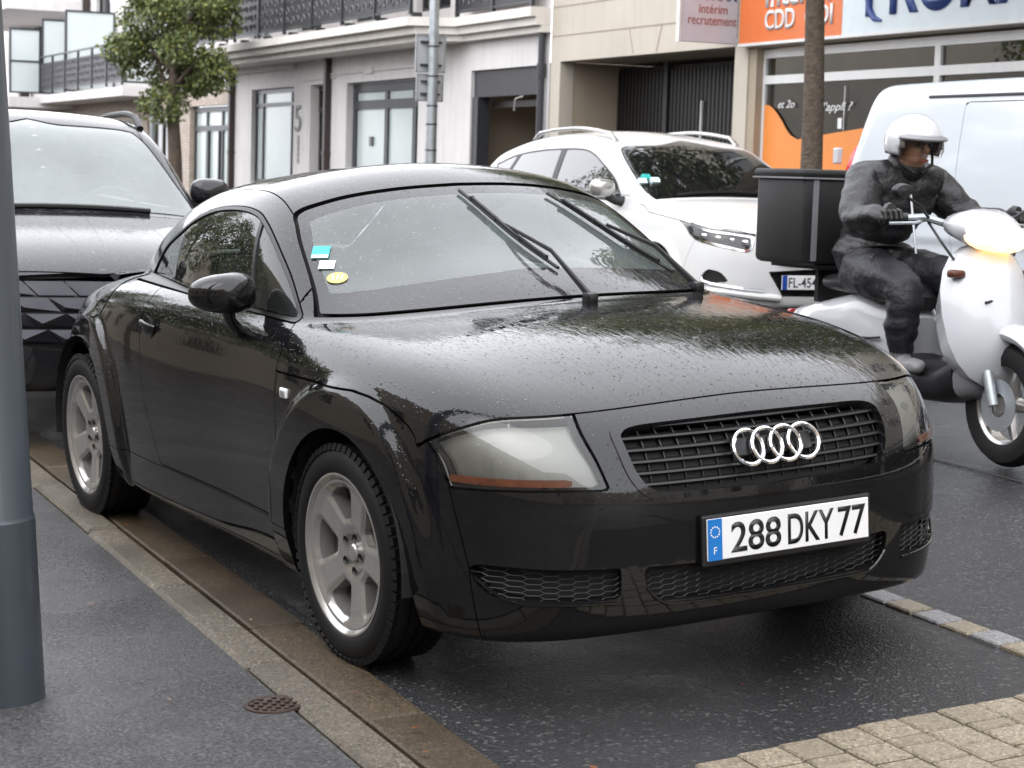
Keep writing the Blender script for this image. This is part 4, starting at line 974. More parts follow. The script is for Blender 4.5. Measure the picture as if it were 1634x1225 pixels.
# blade sign
bs = thing('blade_sign', 'pale lilac blade sign with plum lettering jutting out above the covered passage', 'sign', Matrix.Translation((-16.0, 9.6, 3.0)))
bxs('sign_board', M_['sign_lilac'], bs, [(-16.03, -15.97, 9.19, 9.98, 2.985, 4.0)], .006); bxs('sign_bracket', M_['white_frame'], bs, [(-16.02, -15.98, 9.98, 10.06, 3.0, 3.06)]); bxs('sign_rim', M_['white_frame'], bs, [(-16.035, -15.965, 9.16, 9.19, 2.98, 4.0)])
RYP = Matrix(((0, 0, 1, 0), (1, 0, 0, 0), (0, 1, 0, 0), (0, 0, 0, 1)))       # lettering that faces +x
def atx(x, y, z): return Matrix.Translation((x, y, z)) @ RYP
text('sign_lettering', 'intérim', M_['plum'], bs, atx(-15.968, 9.63, 3.39), w=.40, h=.105, ext=.002); text('sign_lettering', 'recrutement', M_['plum'], bs, atx(-15.968, 9.625, 3.245), w=.68, h=.09, ext=.002); text('sign_lettering', 'PROMAN', M_['navy'], bs, atx(-15.968, 9.625, 3.56), w=.66, h=.13, ext=.002, bold=.015)
settle(bs)
# --- white building
B = thing('white_building', 'white rendered building with anthracite windows, a garage bay and an ornate black balcony', 'building', Matrix.Translation((-29, 10, .1)))
upb = [(x, x + 1.5, z, z + 2.0) for z in (4.0,) for x in (-36.2, -33, -29.8, -26.6, -23.6)]
mb = MB(); wall_holes(mb, -37.3, -21.27, .1, 6.7, 10.0, .25, [(-35.95, -33.1, .95, 2.93), (-32.08, -31.1, .1, 2.93), (-30.0, -26.4, .3, 2.91), (-24.17, -21.69, .1, 2.94)] + upb)
mb.box((-29.3, 13.2, 6.7), (16, 6.2, .1)); mb.box((-37.25, 13.2, 3.4), (.1, 6, 6.6)); mb.build('wall', M_['white_wall'], B)
for a, b_, c, d in upb: window(B, a, b_, c, d, 10.14, ((a + b_) / 2,), (), .07, None, M_['dark_glass'])
window(B, -35.93, -33.12, .97, 2.91, 10.12, (-35.42, -33.5), (2.60,), .075, None, M_['frosted']); window(B, -29.98, -26.42, .32, 2.89, 10.16, (-28.25, -26.9), (2.50,), .16, None, M_['frosted'])
f = window(B, -32.06, -31.12, .12, 2.91, 10.2, (), (2.45,), .09, M_['brown_metal'], M_['dark_glass'], 'entrance_door'); bxs('door_bar', M_['chrome'], f, [(-31.85, -31.82, 10.1, 10.13, .9, 2.4)]); bxs('door_notice', M_['stick_y'], f, [(-31.7, -31.3, 10.19, 10.2, 2.5, 2.8)])
# raised string course and door surround
bxs('string_course', M_['white_wall'], B, [(-30.9, -26.2, 9.965, 10.0, 3.08, 3.11), (-29.0, -28.6, 9.955, 10.0, 3.04, 3.16), (-32.6, -30.6, 9.965, 10.0, 3.02, 3.05)])
# garage
bxs('garage_shutter', M_['dark_metal'], B, [(-24.16, -21.7, 10.06, 10.16, 2.52, 2.93)]); bxs('garage_post', M_['dark_frame'], B, [(-24.165, -23.95, 10.03, 10.24, .12, 2.52)]); bxs('garage_rail', M_['brown_metal'], B, [(-24.0, -21.7, 10.3, 10.36, 2.36, 2.46)])
bxs('garage_interior', M_['tan_wall'], B, [(-24.6, -21.4, 12.2, 12.3, .1, 3.0), (-24.6, -24.5, 10.3, 12.2, .1, 3.0), (-21.5, -21.4, 10.3, 12.2, .1, 3.0), (-24.6, -21.4, 10.3, 12.2, 2.95, 3.0)])
mb = MB(); mb.tube([(-22.2, 10.02, 2.50), (-22.4, 9.98, 2.46), (-22.45, 9.98, 2.28)], .018, 6); mb.build('shutter_handle', M_['chrome'], B)
# balcony slab with stepped profile
for k, (z0, z1, dy) in enumerate(((3.40, 3.50, .30), (3.502, 3.62, .14), (3.622, 3.76, .0))):
    mb = MB(); mb.prism([(-37.6 + dy, 9.0 + dy), (-24.5 - dy * .2, 9.0 + dy), (-24.15 - dy * .1, 9.66 + dy * .6), (-21.27, 9.66 + dy * .6), (-21.27, 9.999), (-37.6 + dy, 9.999)], z0, z1, 'Z'); mb.build('balcony_slab', M_['cream'], B)
bxs('balcony_beam', M_['white_wall'], B, [(-37.28, -33.0, 9.9, 10.0, 3.28, 3.40)])
def scroll(mb, x, y, z, s, f=1, ax='x'):
    P = []
    for t in np.linspace(0, 1, 12):
        a = t * 4.2; r = s * (1 - .62 * t); u, v = f * r * math.cos(a), r * math.sin(a)
        P.append((x + u, y, z + v) if ax == 'x' else (x, y + u, z + v))
    mb.tube(P, .012, 4, False)
def railing(parent, x0, x1, y, z0, z1, pitch, sheet=True):
    n_ = max(1, round((x1 - x0) / pitch)); st = (x1 - x0) / n_
    for i in range(n_ + 1): bxs('rail_post', M_['dark_frame'], parent, [(x0 + i * st - .03, x0 + i * st + .03, y - .03, y + .03, z0 - .1, z1)])
    bxs('handrail', M_['dark_frame'], parent, [(x0, x1, y - .035, y + .035, z1, z1 + .04)]); bxs('bottom_rail', M_['dark_frame'], parent, [(x0, x1, y - .02, y + .02, z0 - .03, z0)])
    for i in range(n_):
        a, b_ = x0 + i * st + .032, x0 + (i + 1) * st - .032
        sh = bxs('balcony_panel', M_['dark_metal'], parent, [(a, b_, y + .0, y + .012, z0 + .01, z1 - (.0 if sheet == 1 else .16))])
        mb = MB(); w_ = b_ - a; nn = max(2, round(w_ / .3))
        for k in range(nn):
            cx = a + (k + .5) * w_ / nn
            for j, zz in enumerate(np.linspace(z0 + .12, z1 - .28, 4)): scroll(mb, cx, y - .008, zz, .105, 1 if (k + j) % 2 else -1)
        mb.build('scrollwork', M_['scroll'], sh, kind='stuff')
railing(B, -37.4, -24.55, 9.08, 3.90, 4.85, 1.6); railing(B, -24.2, -21.4, 9.74, 3.86, 4.8, 1.4)
mb = MB()
for k in range(9): mb.box((-37 + k * 1.55, 9.2, 3.80), (.10, .16, .08))
mb.build('rail_foot', M_['dark_frame'], B, kind='stuff')
# number 5 and small vertical lettering
text('house_number', '5', M_['scroll'], B, at(-32.78, 9.985, 2.29), w=.36, h=.52, ext=.01); mb = MB()
for k in range(14): mb.box((-32.75, 9.99, 1.93 - k * .04), (.10, .01, .018 if k % 3 else .03))
mb.build('small_lettering', M_['scroll'], B, kind='stuff')
bxs('wall_box', M_['scroll'], B, [(-29.1, -28.95, 10.13, 10.15, 1.75, 1.92)])
settle(B)
dp = thing('downpipe', 'dark downpipe at the seam of the white and beige buildings', 'pipe', Matrix.Translation((-21.36, 9.92, .12)))
mb = MB(); mb.tube([(-21.40, 9.92, .12), (-21.40, 9.92, 3.38)], .055, 10); mb.build('pipe', M_['dark_frame'], dp, smooth=True); mb = MB(); mb.tube([(-21.4, 9.92, 2.75), (-21.4, 9.92, 2.95)], .07, 10); mb.tube([(-21.4, 9.92, 1.2), (-21.4, 9.92, 1.3)], .065, 10); mb.build('pipe_collar', M_['dark_frame'], dp, smooth=True); settle(dp)
for xx, yy, lb in ((-37.2, 9.93, 'thin brown downpipe at the far corner of the white building'), (-30.9, 9.93, 'brown downpipe in front of the white building entrance door')):
    dp = thing('downpipe', lb, 'pipe', Matrix.Translation((xx, yy, .12))); mb = MB(); mb.box((xx, yy, 1.76), (.13, .12, 3.28)); mb.build('pipe', M_['brown_metal'], dp); mb = MB(); mb.box((xx, yy, 1.6), (.15, .14, .08)); mb.build('pipe_collar', M_['brown_metal'], dp); settle(dp)
# --- far building: brick base, frosted balcony screens
Cb = thing('brick_base_building', 'apartment building with thin pale brick ground floor and frosted glass balcony screens', 'building', Matrix.Translation((-50, 10, .1)))
upc = [(x, x + 1.8, z, z + 1.9) for z in (4.2,) for x in (-74, -70, -66, -62, -57.5, -52.5, -48.6, -44.6, -40.6)]
mb = MB(); wall_holes(mb, -78, -37.42, .1, 3.0, 10.0, .22, [(-40.82, -37.68, .1, 2.66), (-44.8, -42.7, .9, 2.40)]); mb.build('wall', M_['brick'], Cb)
mb = MB(); wall_holes(mb, -78, -37.42, 3.0, 7.0, 10.42, .22, upc); mb.box((-57.7, 13.4, 7.0), (40.6, 6, .1)); mb.box((-37.47, 13.2, 5.0), (.1, 5.5, 4)); mb.box((-57.7, 10.21, 3.02), (40.5, .43, .04)); mb.build('upper_wall', M_['white_wall'], Cb)
for a, b_, c, d in upc: window(Cb, a, b_, c, d, 10.55, ((a + b_) / 2,), (), .07, M_['dark_frame'], M_['dark_glass'])
f = window(Cb, -40.80, -37.70, .12, 2.64, 10.14, (-39.75, -38.5), (2.15,), .12, None, M_['frosted'], 'glazed_door'); bxs('inner_frame', M_['dark_frame'], f, [(-39.62, -39.54, 10.08, 10.18, .2, 2.08), (-38.72, -38.64, 10.08, 10.18, .2, 2.08)])
window(Cb, -44.78, -42.72, .92, 2.38, 10.14, (-43.7,), (), .1, M_['brown_metal'], M_['dark_glass']); bxs('vent_grille', M_['brown_metal'], Cb, [(-47.2, -46.5, 9.985, 10.0, 2.2, 2.4)])
bxs('balcony_slab', M_['white_wall'], Cb, [(-53.3, -43.3, 8.98, 10.42, 2.93, 3.16), (-64, -53.302, 8.08, 10.42, 2.80, 3.10)])
bxs('balcony_ceiling', M_['white_wall'], Cb, [(-64, -53.302, 8.0, 10.42, 5.6, 5.95)])
def screen(parent, x, y0, y1, z0, z1, mid=None):
    fw = .05; sp_ = [(x - .03, x + .03, y0, y0 + fw, z0, z1), (x - .03, x + .03, y1 - fw, y1, z0, z1), (x - .03, x + .03, y0 + fw, y1 - fw, z1 - fw, z1), (x - .03, x + .03, y0 + fw, y1 - fw, z0, z0 + fw)] + ([(x - .03, x + .03, y0 + fw, y1 - fw, mid - fw / 2, mid + fw / 2)] if mid else [])
    f = bxs('privacy_screen', M_['dark_frame'], parent, sp_)
    for a, b_ in (((z0 + fw, mid - fw / 2), (mid + fw / 2, z1 - fw)) if mid else ((z0 + fw, z1 - fw),)): bxs('pane', M_['frost_pale'], f, [(x - .006, x + .006, y0 + fw, y1 - fw, a, b_)])
screen(Cb, -53.32, 8.10, 9.0, 3.2, 5.06, 4.12); screen(Cb, -53.25, 9.02, 9.72, 3.2, 5.36); screen(Cb, -50.0, 9.0, 10.38, 3.2, 5.42); screen(Cb, -43.4, 9.02, 9.9, 3.25, 5.1, 4.3)
railing(Cb, -53.28, -43.42, 9.0, 3.30, 4.22, 1.65, 2)
bxs('balcony_post', M_['brown_metal'], Cb, [(-62.0, -61.6, 10.0, 10.3, 3.1, 5.6)]); bxs('balcony_post', M_['brown_metal'], Cb, [(-53.5, -53.2, 10.2, 10.4, 3.1, 6.9)])
settle(Cb)
# further buildings closing the street on both sides and behind the camera (they stand in the car's reflections)
def plain_building(label, x0, x1, y0, y1, h, mat, base, wpitch=3.0, face=1):
    t = thing('town_house', label, 'building', Matrix.Translation(((x0 + x1) / 2, (y0 + y1) / 2, base)))
    yf = y0 if face > 0 else y1; holes = []
    nx = int((x1 - x0) / wpitch)
    for i in range(nx):
        for z in np.arange(1.0, h - 2.2, 2.9): cx = x0 + (i + .5) * (x1 - x0) / nx; holes.append((cx - .55, cx + .55, base + z, base + z + 1.5))
    mb = MB(); wall_holes(mb, x0, x1, base, base + h, yf, .2 * face, holes)
    for q in ([(x0, y0, base), (x0, y1, base), (x0, y1, base + h), (x0, y0, base + h)], [(x1, y0, base), (x1, y1, base), (x1, y1, base + h), (x1, y0, base + h)], [(x0, y0, base + h), (x1, y0, base + h), (x1, y1, base + h), (x0, y1, base + h)]): mb.add(q, [(0, 1, 2, 3)])
    yb = y1 if face > 0 else y0; mb.add([(x0, yb, base), (x1, yb, base), (x1, yb, base + h), (x0, yb, base + h)], [(0, 1, 2, 3)]); mb.build('wall', mat, t)
    mb = MB()
    for a, b_, c, d in holes: mb.box(((a + b_) / 2, yf + .15 * face, (c + d) / 2), (b_ - a, .04, d - c))
    mb.build('window', M_['dark_glass'], t, kind='stuff'); settle(t)
plain_building('cream town house on the near side, behind the wet pavement', -24, 14, -14, -6.6, 4.4, M_['tan_wall'], -.15, 3.2, -1)
plain_building('tall pale block on the near side far down the street', -60, -27, -16, -7.5, 5.5, M_['beige_wall'], -.1, 3.4, -1)
plain_building('grey block far down the street beyond the brick apartments', -110, -82, 10, 20, 7.0, M_['beige_wall'], .1, 3.6, 1)
plain_building('beige block beyond the agency at the street end', 14, 60, 10, 18, 9.0, M_['beige_wall'], .1, 3.4, 1)
plain_building('ochre house on the near side ahead of the coupe', 17, 60, -16, -6.6, 8.0, M_['tan_wall'], -.15, 3.2, -1)
plain_building('grey brick block closing the street far ahead', 75, 90, -26, 30, 11.0, M_['brick'], .0, 3.4, 1)
# --- trees
M_['bark'] = plain('grey brown bark', (.10, .075, .055), .8, var=.4, nscale=18, bscale=40, bstr=.8, bdist=.03)
m, n, l, b, o = nodes('leaf green'); inf = n.new('ShaderNodeNewGeometry'); c = ramp(n, l, inf.outputs['Random Per Island'], [(0, (.060, .084, .028)), (.45, (.115, .15, .046)), (.85, (.18, .21, .065)), (1, (.27, .26, .07))])
l.new(c, b.inputs['Base Color']); b.inputs['Roughness'].default_value = .4; b.inputs['Specular IOR Level'].default_value = .4; M_['leaf'] = m
def tree(label, x, y, h_trunk, crown, r_tr, nleaf, seed, lean=0.0, gaps=.0, leaf=.075, extra=()):
    rg_ = np.random.default_rng(seed); z0 = .12 if y > 5 else G(x, y); t = thing('street_tree', label, 'tree', Matrix.Translation((x, y, z0)))
    top = crown[2] + crown[1] * .5; mb = MB(); P = [(lean * k / 7 * (1 + .1 * math.sin(k * 2)), .04 * math.sin(k * 1.3), -.1 + (top + .1) * k / 7) for k in range(8)]
    mb.tube(P, [r_tr * (1.18 if k == 0 else 1 - .09 * k) for k in range(8)], 14); clumps = []
    for k in range(15):
        a = rg_.uniform(0, 2 * PI); zz = rg_.uniform(-.8, .9); rr = crown[0] * math.sqrt(max(.1, 1 - zz * zz)) * rg_.uniform(.45, .9); e = (lean + rr * math.cos(a), rr * math.sin(a), crown[2] + zz * crown[1])
        s = rg_.uniform(h_trunk, max(h_trunk + .1, e[2] - .1)) if e[2] > h_trunk else h_trunk - .2
        b0 = (lean * s / top, 0, min(s, e[2] - .05)); md = [(b0[i] + e[i]) / 2 for i in range(3)]; md[2] += .12
        mb.tube([b0, md, e], [r_tr * .38, r_tr * .22, .012], 6); clumps.append((e, rg_.uniform(.45, .8) * crown[0] * .62))
    mb.build('trunk', M_['bark'], t, smooth=True)
    for _ in range(22):
        v = rg_.normal(size=3); v /= np.linalg.norm(v); q = rg_.uniform(.55, 1.0); clumps.append(((lean + v[0] * crown[0] * q, v[1] * crown[0] * q, crown[2] + v[2] * crown[1] * q), rg_.uniform(.22, .45) * crown[0]))
    for e, s in extra: clumps.append((e, s))
    V = []; Fc = []
    w_ = np.array([c_[1] ** 2 for c_ in clumps]); w_ /= w_.sum(); pick = rg_.choice(len(clumps), nleaf, p=w_)
    for i in pick:
        c_, s = clumps[i]; v = rg_.normal(size=3); v /= np.linalg.norm(v); p = np.array(c_) + v * s * rg_.uniform(.3, 1.0) ** .6 * np.array([1, 1, .8])
        a = rg_.normal(size=3); a[2] -= .5; a /= np.linalg.norm(a); b_ = np.cross(a, rg_.normal(size=3)); b_ /= np.linalg.norm(b_); L = leaf * rg_.uniform(.7, 1.35); o_ = len(V); nrm = np.cross(a, b_)
        V += [p, p + a * L * .45 + b_ * L * .33 + nrm * L * .08, p + a * L, p + a * L * .45 - b_ * L * .33 + nrm * L * .08]; Fc += [(o_, o_ + 1, o_ + 2), (o_, o_ + 2, o_ + 3)]
    put('crown', mesh_data('crown', np.array(V), Fc, M_['leaf']), t); return t
tree('leafy street tree in front of the frosted balcony screens', -33.3, 7.6, 2.1, (1.22, 1.75, 3.95), .165, 24000, 3, .12, leaf=.085, extra=[((-1.05, -.6, 3.05), .3), ((1.1, .3, 4.3), .4)])
tree('street tree with a bare trunk in front of the agency shop window', -10.62, 7.6, 3.2, (2.7, 2.6, 6.1), .118, 26000, 8, .05, leaf=.12)
tree('bushy street tree on the near pavement far behind the parked cars', -17.0, -3.6, 2.4, (1.8, 2.0, 4.4), .13, 7000, 12, 0, leaf=.12)
tree('round street tree on the near pavement nearest behind the dark suv', -10.5, -4.4, 2.0, (1.7, 1.3, 3.3), .11, 7000, 19, 0, leaf=.12)
tree('slim street tree on the near pavement beyond the bushy one', -26.0, -3.6, 2.4, (1.7, 2.2, 4.6), .13, 6000, 15, 0, leaf=.12)
# twig with a few leaves on the agency tree trunk
# --- posts
sp_ = thing('street_lamp', 'galvanised lamp post with two sign plates seen from behind', 'lamp post', Matrix.Translation((-19.95, 7.6, .12)))
mb = MB(); mb.tube([(-19.95, 7.6, .1), (-19.95, 7.6, 7.5)], [.083, .045], 16); mb.tube([(-19.95, 7.6, 7.5), (-19.95, 7.3, 8.1), (-19.95, 6.4, 8.3)], [.045, .04, .035], 10); mb.build('pole', M_['steel'], sp_, smooth=True)
mb = MB()
for z in (.5, .9, 1.25, 1.6, 1.95, 2.2, 2.6, 3.0): mb.tube([(-19.95, 7.6, z), (-19.95, 7.6, z + .02)], .087 - z * .004, 16)
mb.build('pole_band', M_['dark_metal'], sp_, smooth=True)
mb = MB(); mb.box((-19.95, 6.2, 8.32), (.2, .6, .1), None, .03); mb.build('lantern', M_['steel'], sp_)
M_['sign_back'] = plain('grey aluminium sign back', (.50, .52, .54), .4, .3, var=.06)
def plate(z0, z1, w_, x):
    mb = MB(); mb.box((x, 7.6, (z0 + z1) / 2), (.025, w_, z1 - z0), None, .008); o_ = mb.build('sign_plate', M_['sign_back'], sp_)
    mb = MB()
    for q in ((0, -w_ / 2 + .012, .024, z1 - z0 - .02), (0, w_ / 2 - .012, .024, z1 - z0 - .02)): mb.box((x + .014, 7.6 + q[1], (z0 + z1) / 2), (.01, q[2], q[3]))
    mb.box((x + .014, 7.6, z1 - .012), (.01, w_ - .02, .024)); mb.box((x + .014, 7.6, z0 + .012), (.01, w_ - .02, .024)); mb.build('plate_rim', M_['steel'], o_)
    bxs('sign_clamp', M_['dark_metal'], sp_, [(x + .012, x + .05, 7.6 - w_ * .35, 7.6 + w_ * .35, zz - .015, zz + .015) for zz in (z0 + .1, z1 - .1)])
plate(2.66, 3.17, .44, -20.06); plate(2.27, 2.64, .40, -20.06); settle(sp_)
sp2 = thing('bollard_post', 'thin grey post standing just left of the leafy tree trunk', 'post', Matrix.Translation((-35.75, 7.8, .12))); mb = MB(); mb.tube([(-35.75, 7.8, .1), (-35.75, 7.8, 2.95)], .055, 10); mb.build('pole', M_['steel'], sp2, smooth=True); mb = MB(); mb.tube([(-35.75, 7.8, 2.95), (-35.75, 7.8, 2.99)], .06, 10); mb.build('post_cap', M_['steel'], sp2); settle(sp2)
# near lamp post at the left edge of the view
M_['post_paint'] = plain('blue grey painted steel', (.050, .060, .070), .40, .1, var=.10, nscale=5, bscale=60, bstr=.05, grime=.35, coat=.25)
tl = Matrix.Translation((-.03, -1.772, -.11)) @ TT_M.to_3x3().to_4x4()
np_ = thing('street_lamp', 'blue grey painted lamp post on the wet pavement beside the kerb', 'lamp post', tl)
mb = MB(); mb.tube([(0, 0, -.05), (0, 0, .50)], [.1035, .1015], 40, False); mb.build('post_sleeve', M_['post_paint'], np_, smooth=True)
mb = MB(); mb.tube([(0, 0, .50), (0, 0, .512), (0, 0, 2.6), (0, 0, 6.8)], [.1015, .097, .083, .06], 40); mb.build('pole', M_['post_paint'], np_, smooth=True)
mb = MB(); mb.lathe([(.1035, .0), (.115, -.004), (.14, -.012), (.15, -.03)], 30); mb.build('base_collar', plain('wet grit', (.03, .026, .02), .6, bscale=90), np_, smooth=True)
mb = MB(); mb.box((0, .4, 6.8), (.2, .9, .1), None, .03); mb.build('lantern', M_['post_paint'], np_)
# drain cover, fallen leaves
dc = thing('drain_cover', 'small round rusty drain cover set in the pavement by the kerb', 'drain cover', Matrix.Translation((.372, -1.155, G(.372, -1.155) + .0065)) @ Matrix.Rotation(.06, 4, 'X'))
M_['rust'] = plain('rusty cast iron', (.045, .026, .018), .5, .4, var=.35, nscale=30)
mb = MB(); mb.lathe([(0, 0), (.066, 0), (.068, .003), (.078, .003), (.080, -.004)], 36); mb.build('rim', M_['rust'], dc)
mb = MB()
for k in range(7):
    for j in range(7):
        x, y = (k - 3) * .018, (j - 3) * .018
        if math.hypot(x, y) < .06 and (k + j) % 2 == 0: mb.box((x, y, .003), (.012, .012, .006), None, .002)
mb.build('tread_stud', M_['rust'], dc, kind='stuff')
M_['dead_leaf'] = plain('wet dead leaf', (.13, .05, .02), .4, var=.4, nscale=60); mb = MB()
for k in range(26):
    x, y = random.uniform(-2, 1.6), random.choice([random.uniform(-.98, -.82), random.uniform(-2.4, -1.2), random.uniform(-.8, .5)]); a = random.uniform(0, 6.3); s = random.uniform(.008, .02); z = G(x, y) + .016
    mb.add([(x + s * math.cos(a), y + s * math.sin(a), z), (x - .5 * s * math.sin(a), y + .5 * s * math.cos(a), z + .003), (x - s * math.cos(a), y - s * math.sin(a), z + .001), (x + .5 * s * math.sin(a), y - .5 * s * math.cos(a), z + .002)], [(0, 1, 2, 3)])
mb.build('fallen_leaves', M_['dead_leaf'], kind='stuff')
# ------------------------------------------------------------------ other vehicles
WSD = dict(w=([-3.9,-3.4,-2.7,-1.5,-.5,0,.5,.85,1.1],[.74,.84,.90,.915,.915,.91,.89,.83,.74]),
 h=([-3.9,-3.4,-2.5,-1.2,-.2,.3,.7,.95],[1.02,1.07,1.10,1.13,1.13,1.07,.985,.86]),
 g=([-4.0,-3.75,-3.4,-3.0,-2.4,-1.9,-1.5,-1.2,-.9,-.5,-.1,.3],[1.15,1.42,1.565,1.635,1.69,1.69,1.655,1.605,1.48,1.28,1.08,.88]),
 hk=(.06,.02),gk=.13,tum=(.22,.25),wg=(.835,.24,.12,.012),wgx=-1.6,nose=(.93,.14,.30,.55,.62,.45),tail=(3.85,.06,.1,.2,.7,.4),kk=(.22,.16,.13),bot=.26,zc=.36,wb=2.70,zb=1.12,flare=.02,fr=(.42,.50))
BSD = dict(w=([-3.9,-3.4,-2.7,-1.5,-.5,0,.5,.85,1.1],[.74,.84,.90,.92,.92,.915,.90,.84,.75]),
 h=([-3.7,-3.2,-2.2,-1.2,-.25,.3,.65,.9],[1.0,1.02,1.05,1.06,1.05,.965,.87,.74]),
 g=([-3.8,-3.4,-2.8,-2.2,-1.6,-1.2,-.9,-.6,-.25,.1],[.95,1.25,1.46,1.555,1.585,1.57,1.48,1.28,1.04,.80]),
 hk=(.05,.03),gk=.10,tum=(.25,.25),wg=(.845,.28,.12,.03),wgx=-1.4,nose=(.90,.14,.30,.6,.60,.45),tail=(3.62,.1,.2,.3,.7,.4),kk=(.22,.16,.12),bot=.22,zc=.35,wb=2.68,zb=1.02,flare=.02,fr=(.42,.50))
VND = dict(w=([-4.0,-3.6,-2.7,-1.5,-.5,0,.5,.85,1.1],[.88,.90,.905,.905,.905,.90,.88,.82,.74]),
 h=([-3.7,-3.2,-2.2,-1.2,-.25,.3,.65,.9],[1.05,1.06,1.06,1.07,1.07,1.03,.95,.82]),
 g=([-4.1,-3.7,-3.2,-2.4,-1.6,-1.0,-.5,-.1,.3,.6],[1.92,1.945,1.96,1.97,1.965,1.92,1.78,1.50,1.16,.90]),
 hk=(.05,.03),gk=.05,tum=(.04,.12),wg=(.90,.06,.10,.0),wgx=-1.4,nose=(.85,.14,.30,.6,.60,.45),tail=(3.71,.05,.05,.10,.7,.3),kk=(.16,.14,.15),bot=.24,zc=.33,wb=2.73,zb=1.05,flare=.015,fr=(.40,.48),gr=3.64,kf=.06)

M_['white_paint'] = car_paint('white car paint', (.64, .64, .63), 0, .35, .05, .06)
M_['van_paint'] = car_paint('white van paint', (.50, .53, .56), 0, .3, .06, .05)
M_['dark_paint'] = car_paint('dark grey car paint', (.012, .012, .014), 0, .8)
M_['suv_glass'] = glass('suv windscreen glass', (.22, .25, .22), 1.3, .015, False)
M_['fog_glass'] = glass('misted windscreen glass', (.75, .84, .82), 1.5, .32, False, (.66, .76, .74))
M_['tint'] = glass('tinted side glass', (.10, .11, .11), 1.8, .03, False)
M_['facet'] = plain('dark chrome facet', (.045, .045, .05), .16, .8, var=.1)
M_['red_lamp'] = plain('red lamp lens', (.50, .015, .02), .12, var=.15, coat=.8)
def base_car(D, name, label, org, paint, wsg, sideg, res=.024, zrot=0.0, group=None, rim=None, W=.2, ypad=-1.02, label_cat='car'):
    root = thing(name, label, label_cat, Matrix.Translation(org), group)
    F = car_field(D); t = D['tail'][0]; V, T = surface_net(F, (-t - .25, ypad, .14), (1.1, .05, D.get('ztop', 1.78)), res)
    (V, T), _ = split(V, T, V[:, 1]); V[np.abs(V[:, 1]) < 1e-6, 1] = 0
    cv = Carver(F, V, T); R = D['zc']; AR = R + .055
    def arch_(cx):
        def f(x, a, z): return np.maximum(np.where(z > R, np.hypot(x - cx, z - R), np.abs(x - cx)) - AR, .5 - a)
        return f
    for cx in (0, -D['wb']): cv.drop(arch_(cx))
    for cx in (0, -D['wb']):
        for sg in (-1, 1):
            mb = half_housing(AR + .012, -.09, .36)
            mb.build('wheel_housing', M_['liner'], root, Matrix.Translation((cx, sg * .80, R + .01)) @ Matrix.Rotation(0 if sg < 0 else PI, 4, 'Z'))
            make_wheel(root, (cx, sg * .80, R), R, R * .70, .22, rim or M_['silver'], 0, 5, sg, (.10, R * .60, 12, 25), .2, tread=False)
    return root, F, cv, (V, T)
def inner_shell(root, F, full, drops_, name='inner_shell'):
    c = Carver(F, *full)
    for d in drops_: c.drop(d)
    panel(root, name, F, (c.V, c.T), M_['liner'], 0, -.03, True)
def cabin(root, x0, zb, seats=((-1.05, .95),), wheel_y=.38, wx=-.62):
    mb = MB(); mb.prism([(x0 + .25, zb - .10), (x0 - .05, zb - .05), (x0 - .28, zb - .10), (x0 - .32, zb - .3), (x0 - .1, zb - .5), (x0 + .25, zb - .5)], -.68, .68, 'Y'); mb.build('dashboard', M_['cloth_dark'], root)
    for sx, sz in seats:
        for sg in (-1, 1):
            s = thing('seat', None, None); s.parent = root
            mb = MB(); mb.box((sx - .32, sg * .38, sz - .25), (.15, .48, .62), Matrix.Rotation(-.25, 3, 'Y'), .05); mb.build('seat_back', M_['cloth_dark'], s, smooth=True)
            mb = MB(); mb.box((sx - .42, sg * .38, sz + .14), (.10, .26, .18), Matrix.Rotation(-.2, 3, 'Y'), .04); mb.build('headrest', M_['cloth_dark'], s, smooth=True)
    mb = MB(); mb.lathe([(.175 + .015 * math.cos(a), .015 * math.sin(a)) for a in np.linspace(0, 2 * PI, 8, False)], 28, axis='X', closed=True); mb.box((0, 0, 0), (.03, .34, .04), None, .01); mb.build('steering_wheel', M_['cloth_dark'], root, Matrix.Translation((wx, wheel_y, zb - .05)) @ Matrix.Rotation(.42, 4, 'Y'), smooth=True)
    mb = MB(); mb.box((-1.4, 0, .40), (2.9, 1.4, .03)); mb.build('cabin_floor', M_['liner'], root)
def mirror(root, x, sg, y, z, shell_mat, s=1.0):
    m_ = thing('door_mirror', None, None); m_.parent = root
    bm = bmesh.new(); bmesh.ops.create_uvsphere(bm, u_segments=20, v_segments=12, radius=1)
    for v in bm.verts:
        p = v.co.copy(); q = [math.copysign(abs(t) ** .7, t) for t in p]; v.co = (x + q[0] * (.085 if q[0] > 0 else .04) * s, sg * (y + q[1] * .11 * s), z + q[2] * .075 * s)
    bmesh.ops.recalc_face_normals(bm, faces=bm.faces); me = bpy.data.meshes.new('mirror_shell'); bm.to_mesh(me); bm.free(); me.materials.append(shell_mat); me.polygons.foreach_set('use_smooth', np.ones(len(me.polygons), bool)); put('mirror_shell', me, m_)
    mb = MB(); mb.tube([(x, sg * (y - .04), z - .06 * s), (x + .01, sg * (y - .12), z - .10 * s), (x + .04, sg * (y - .20), z - .11 * s)], [.035, .035, .05], 8, True, .6); mb.build('mirror_foot', M_['black'], m_, smooth=True)
    mb = MB(); mb.lathe([(0, 0), (.09 * s, 0), (.09 * s, .004)], 20, axis='X'); mb.build('mirror_glass', M_['chrome'], m_, Matrix.Translation((x - .045 * s, sg * y, z)) @ Matrix.Diagonal((1, 1, .65, 1)))
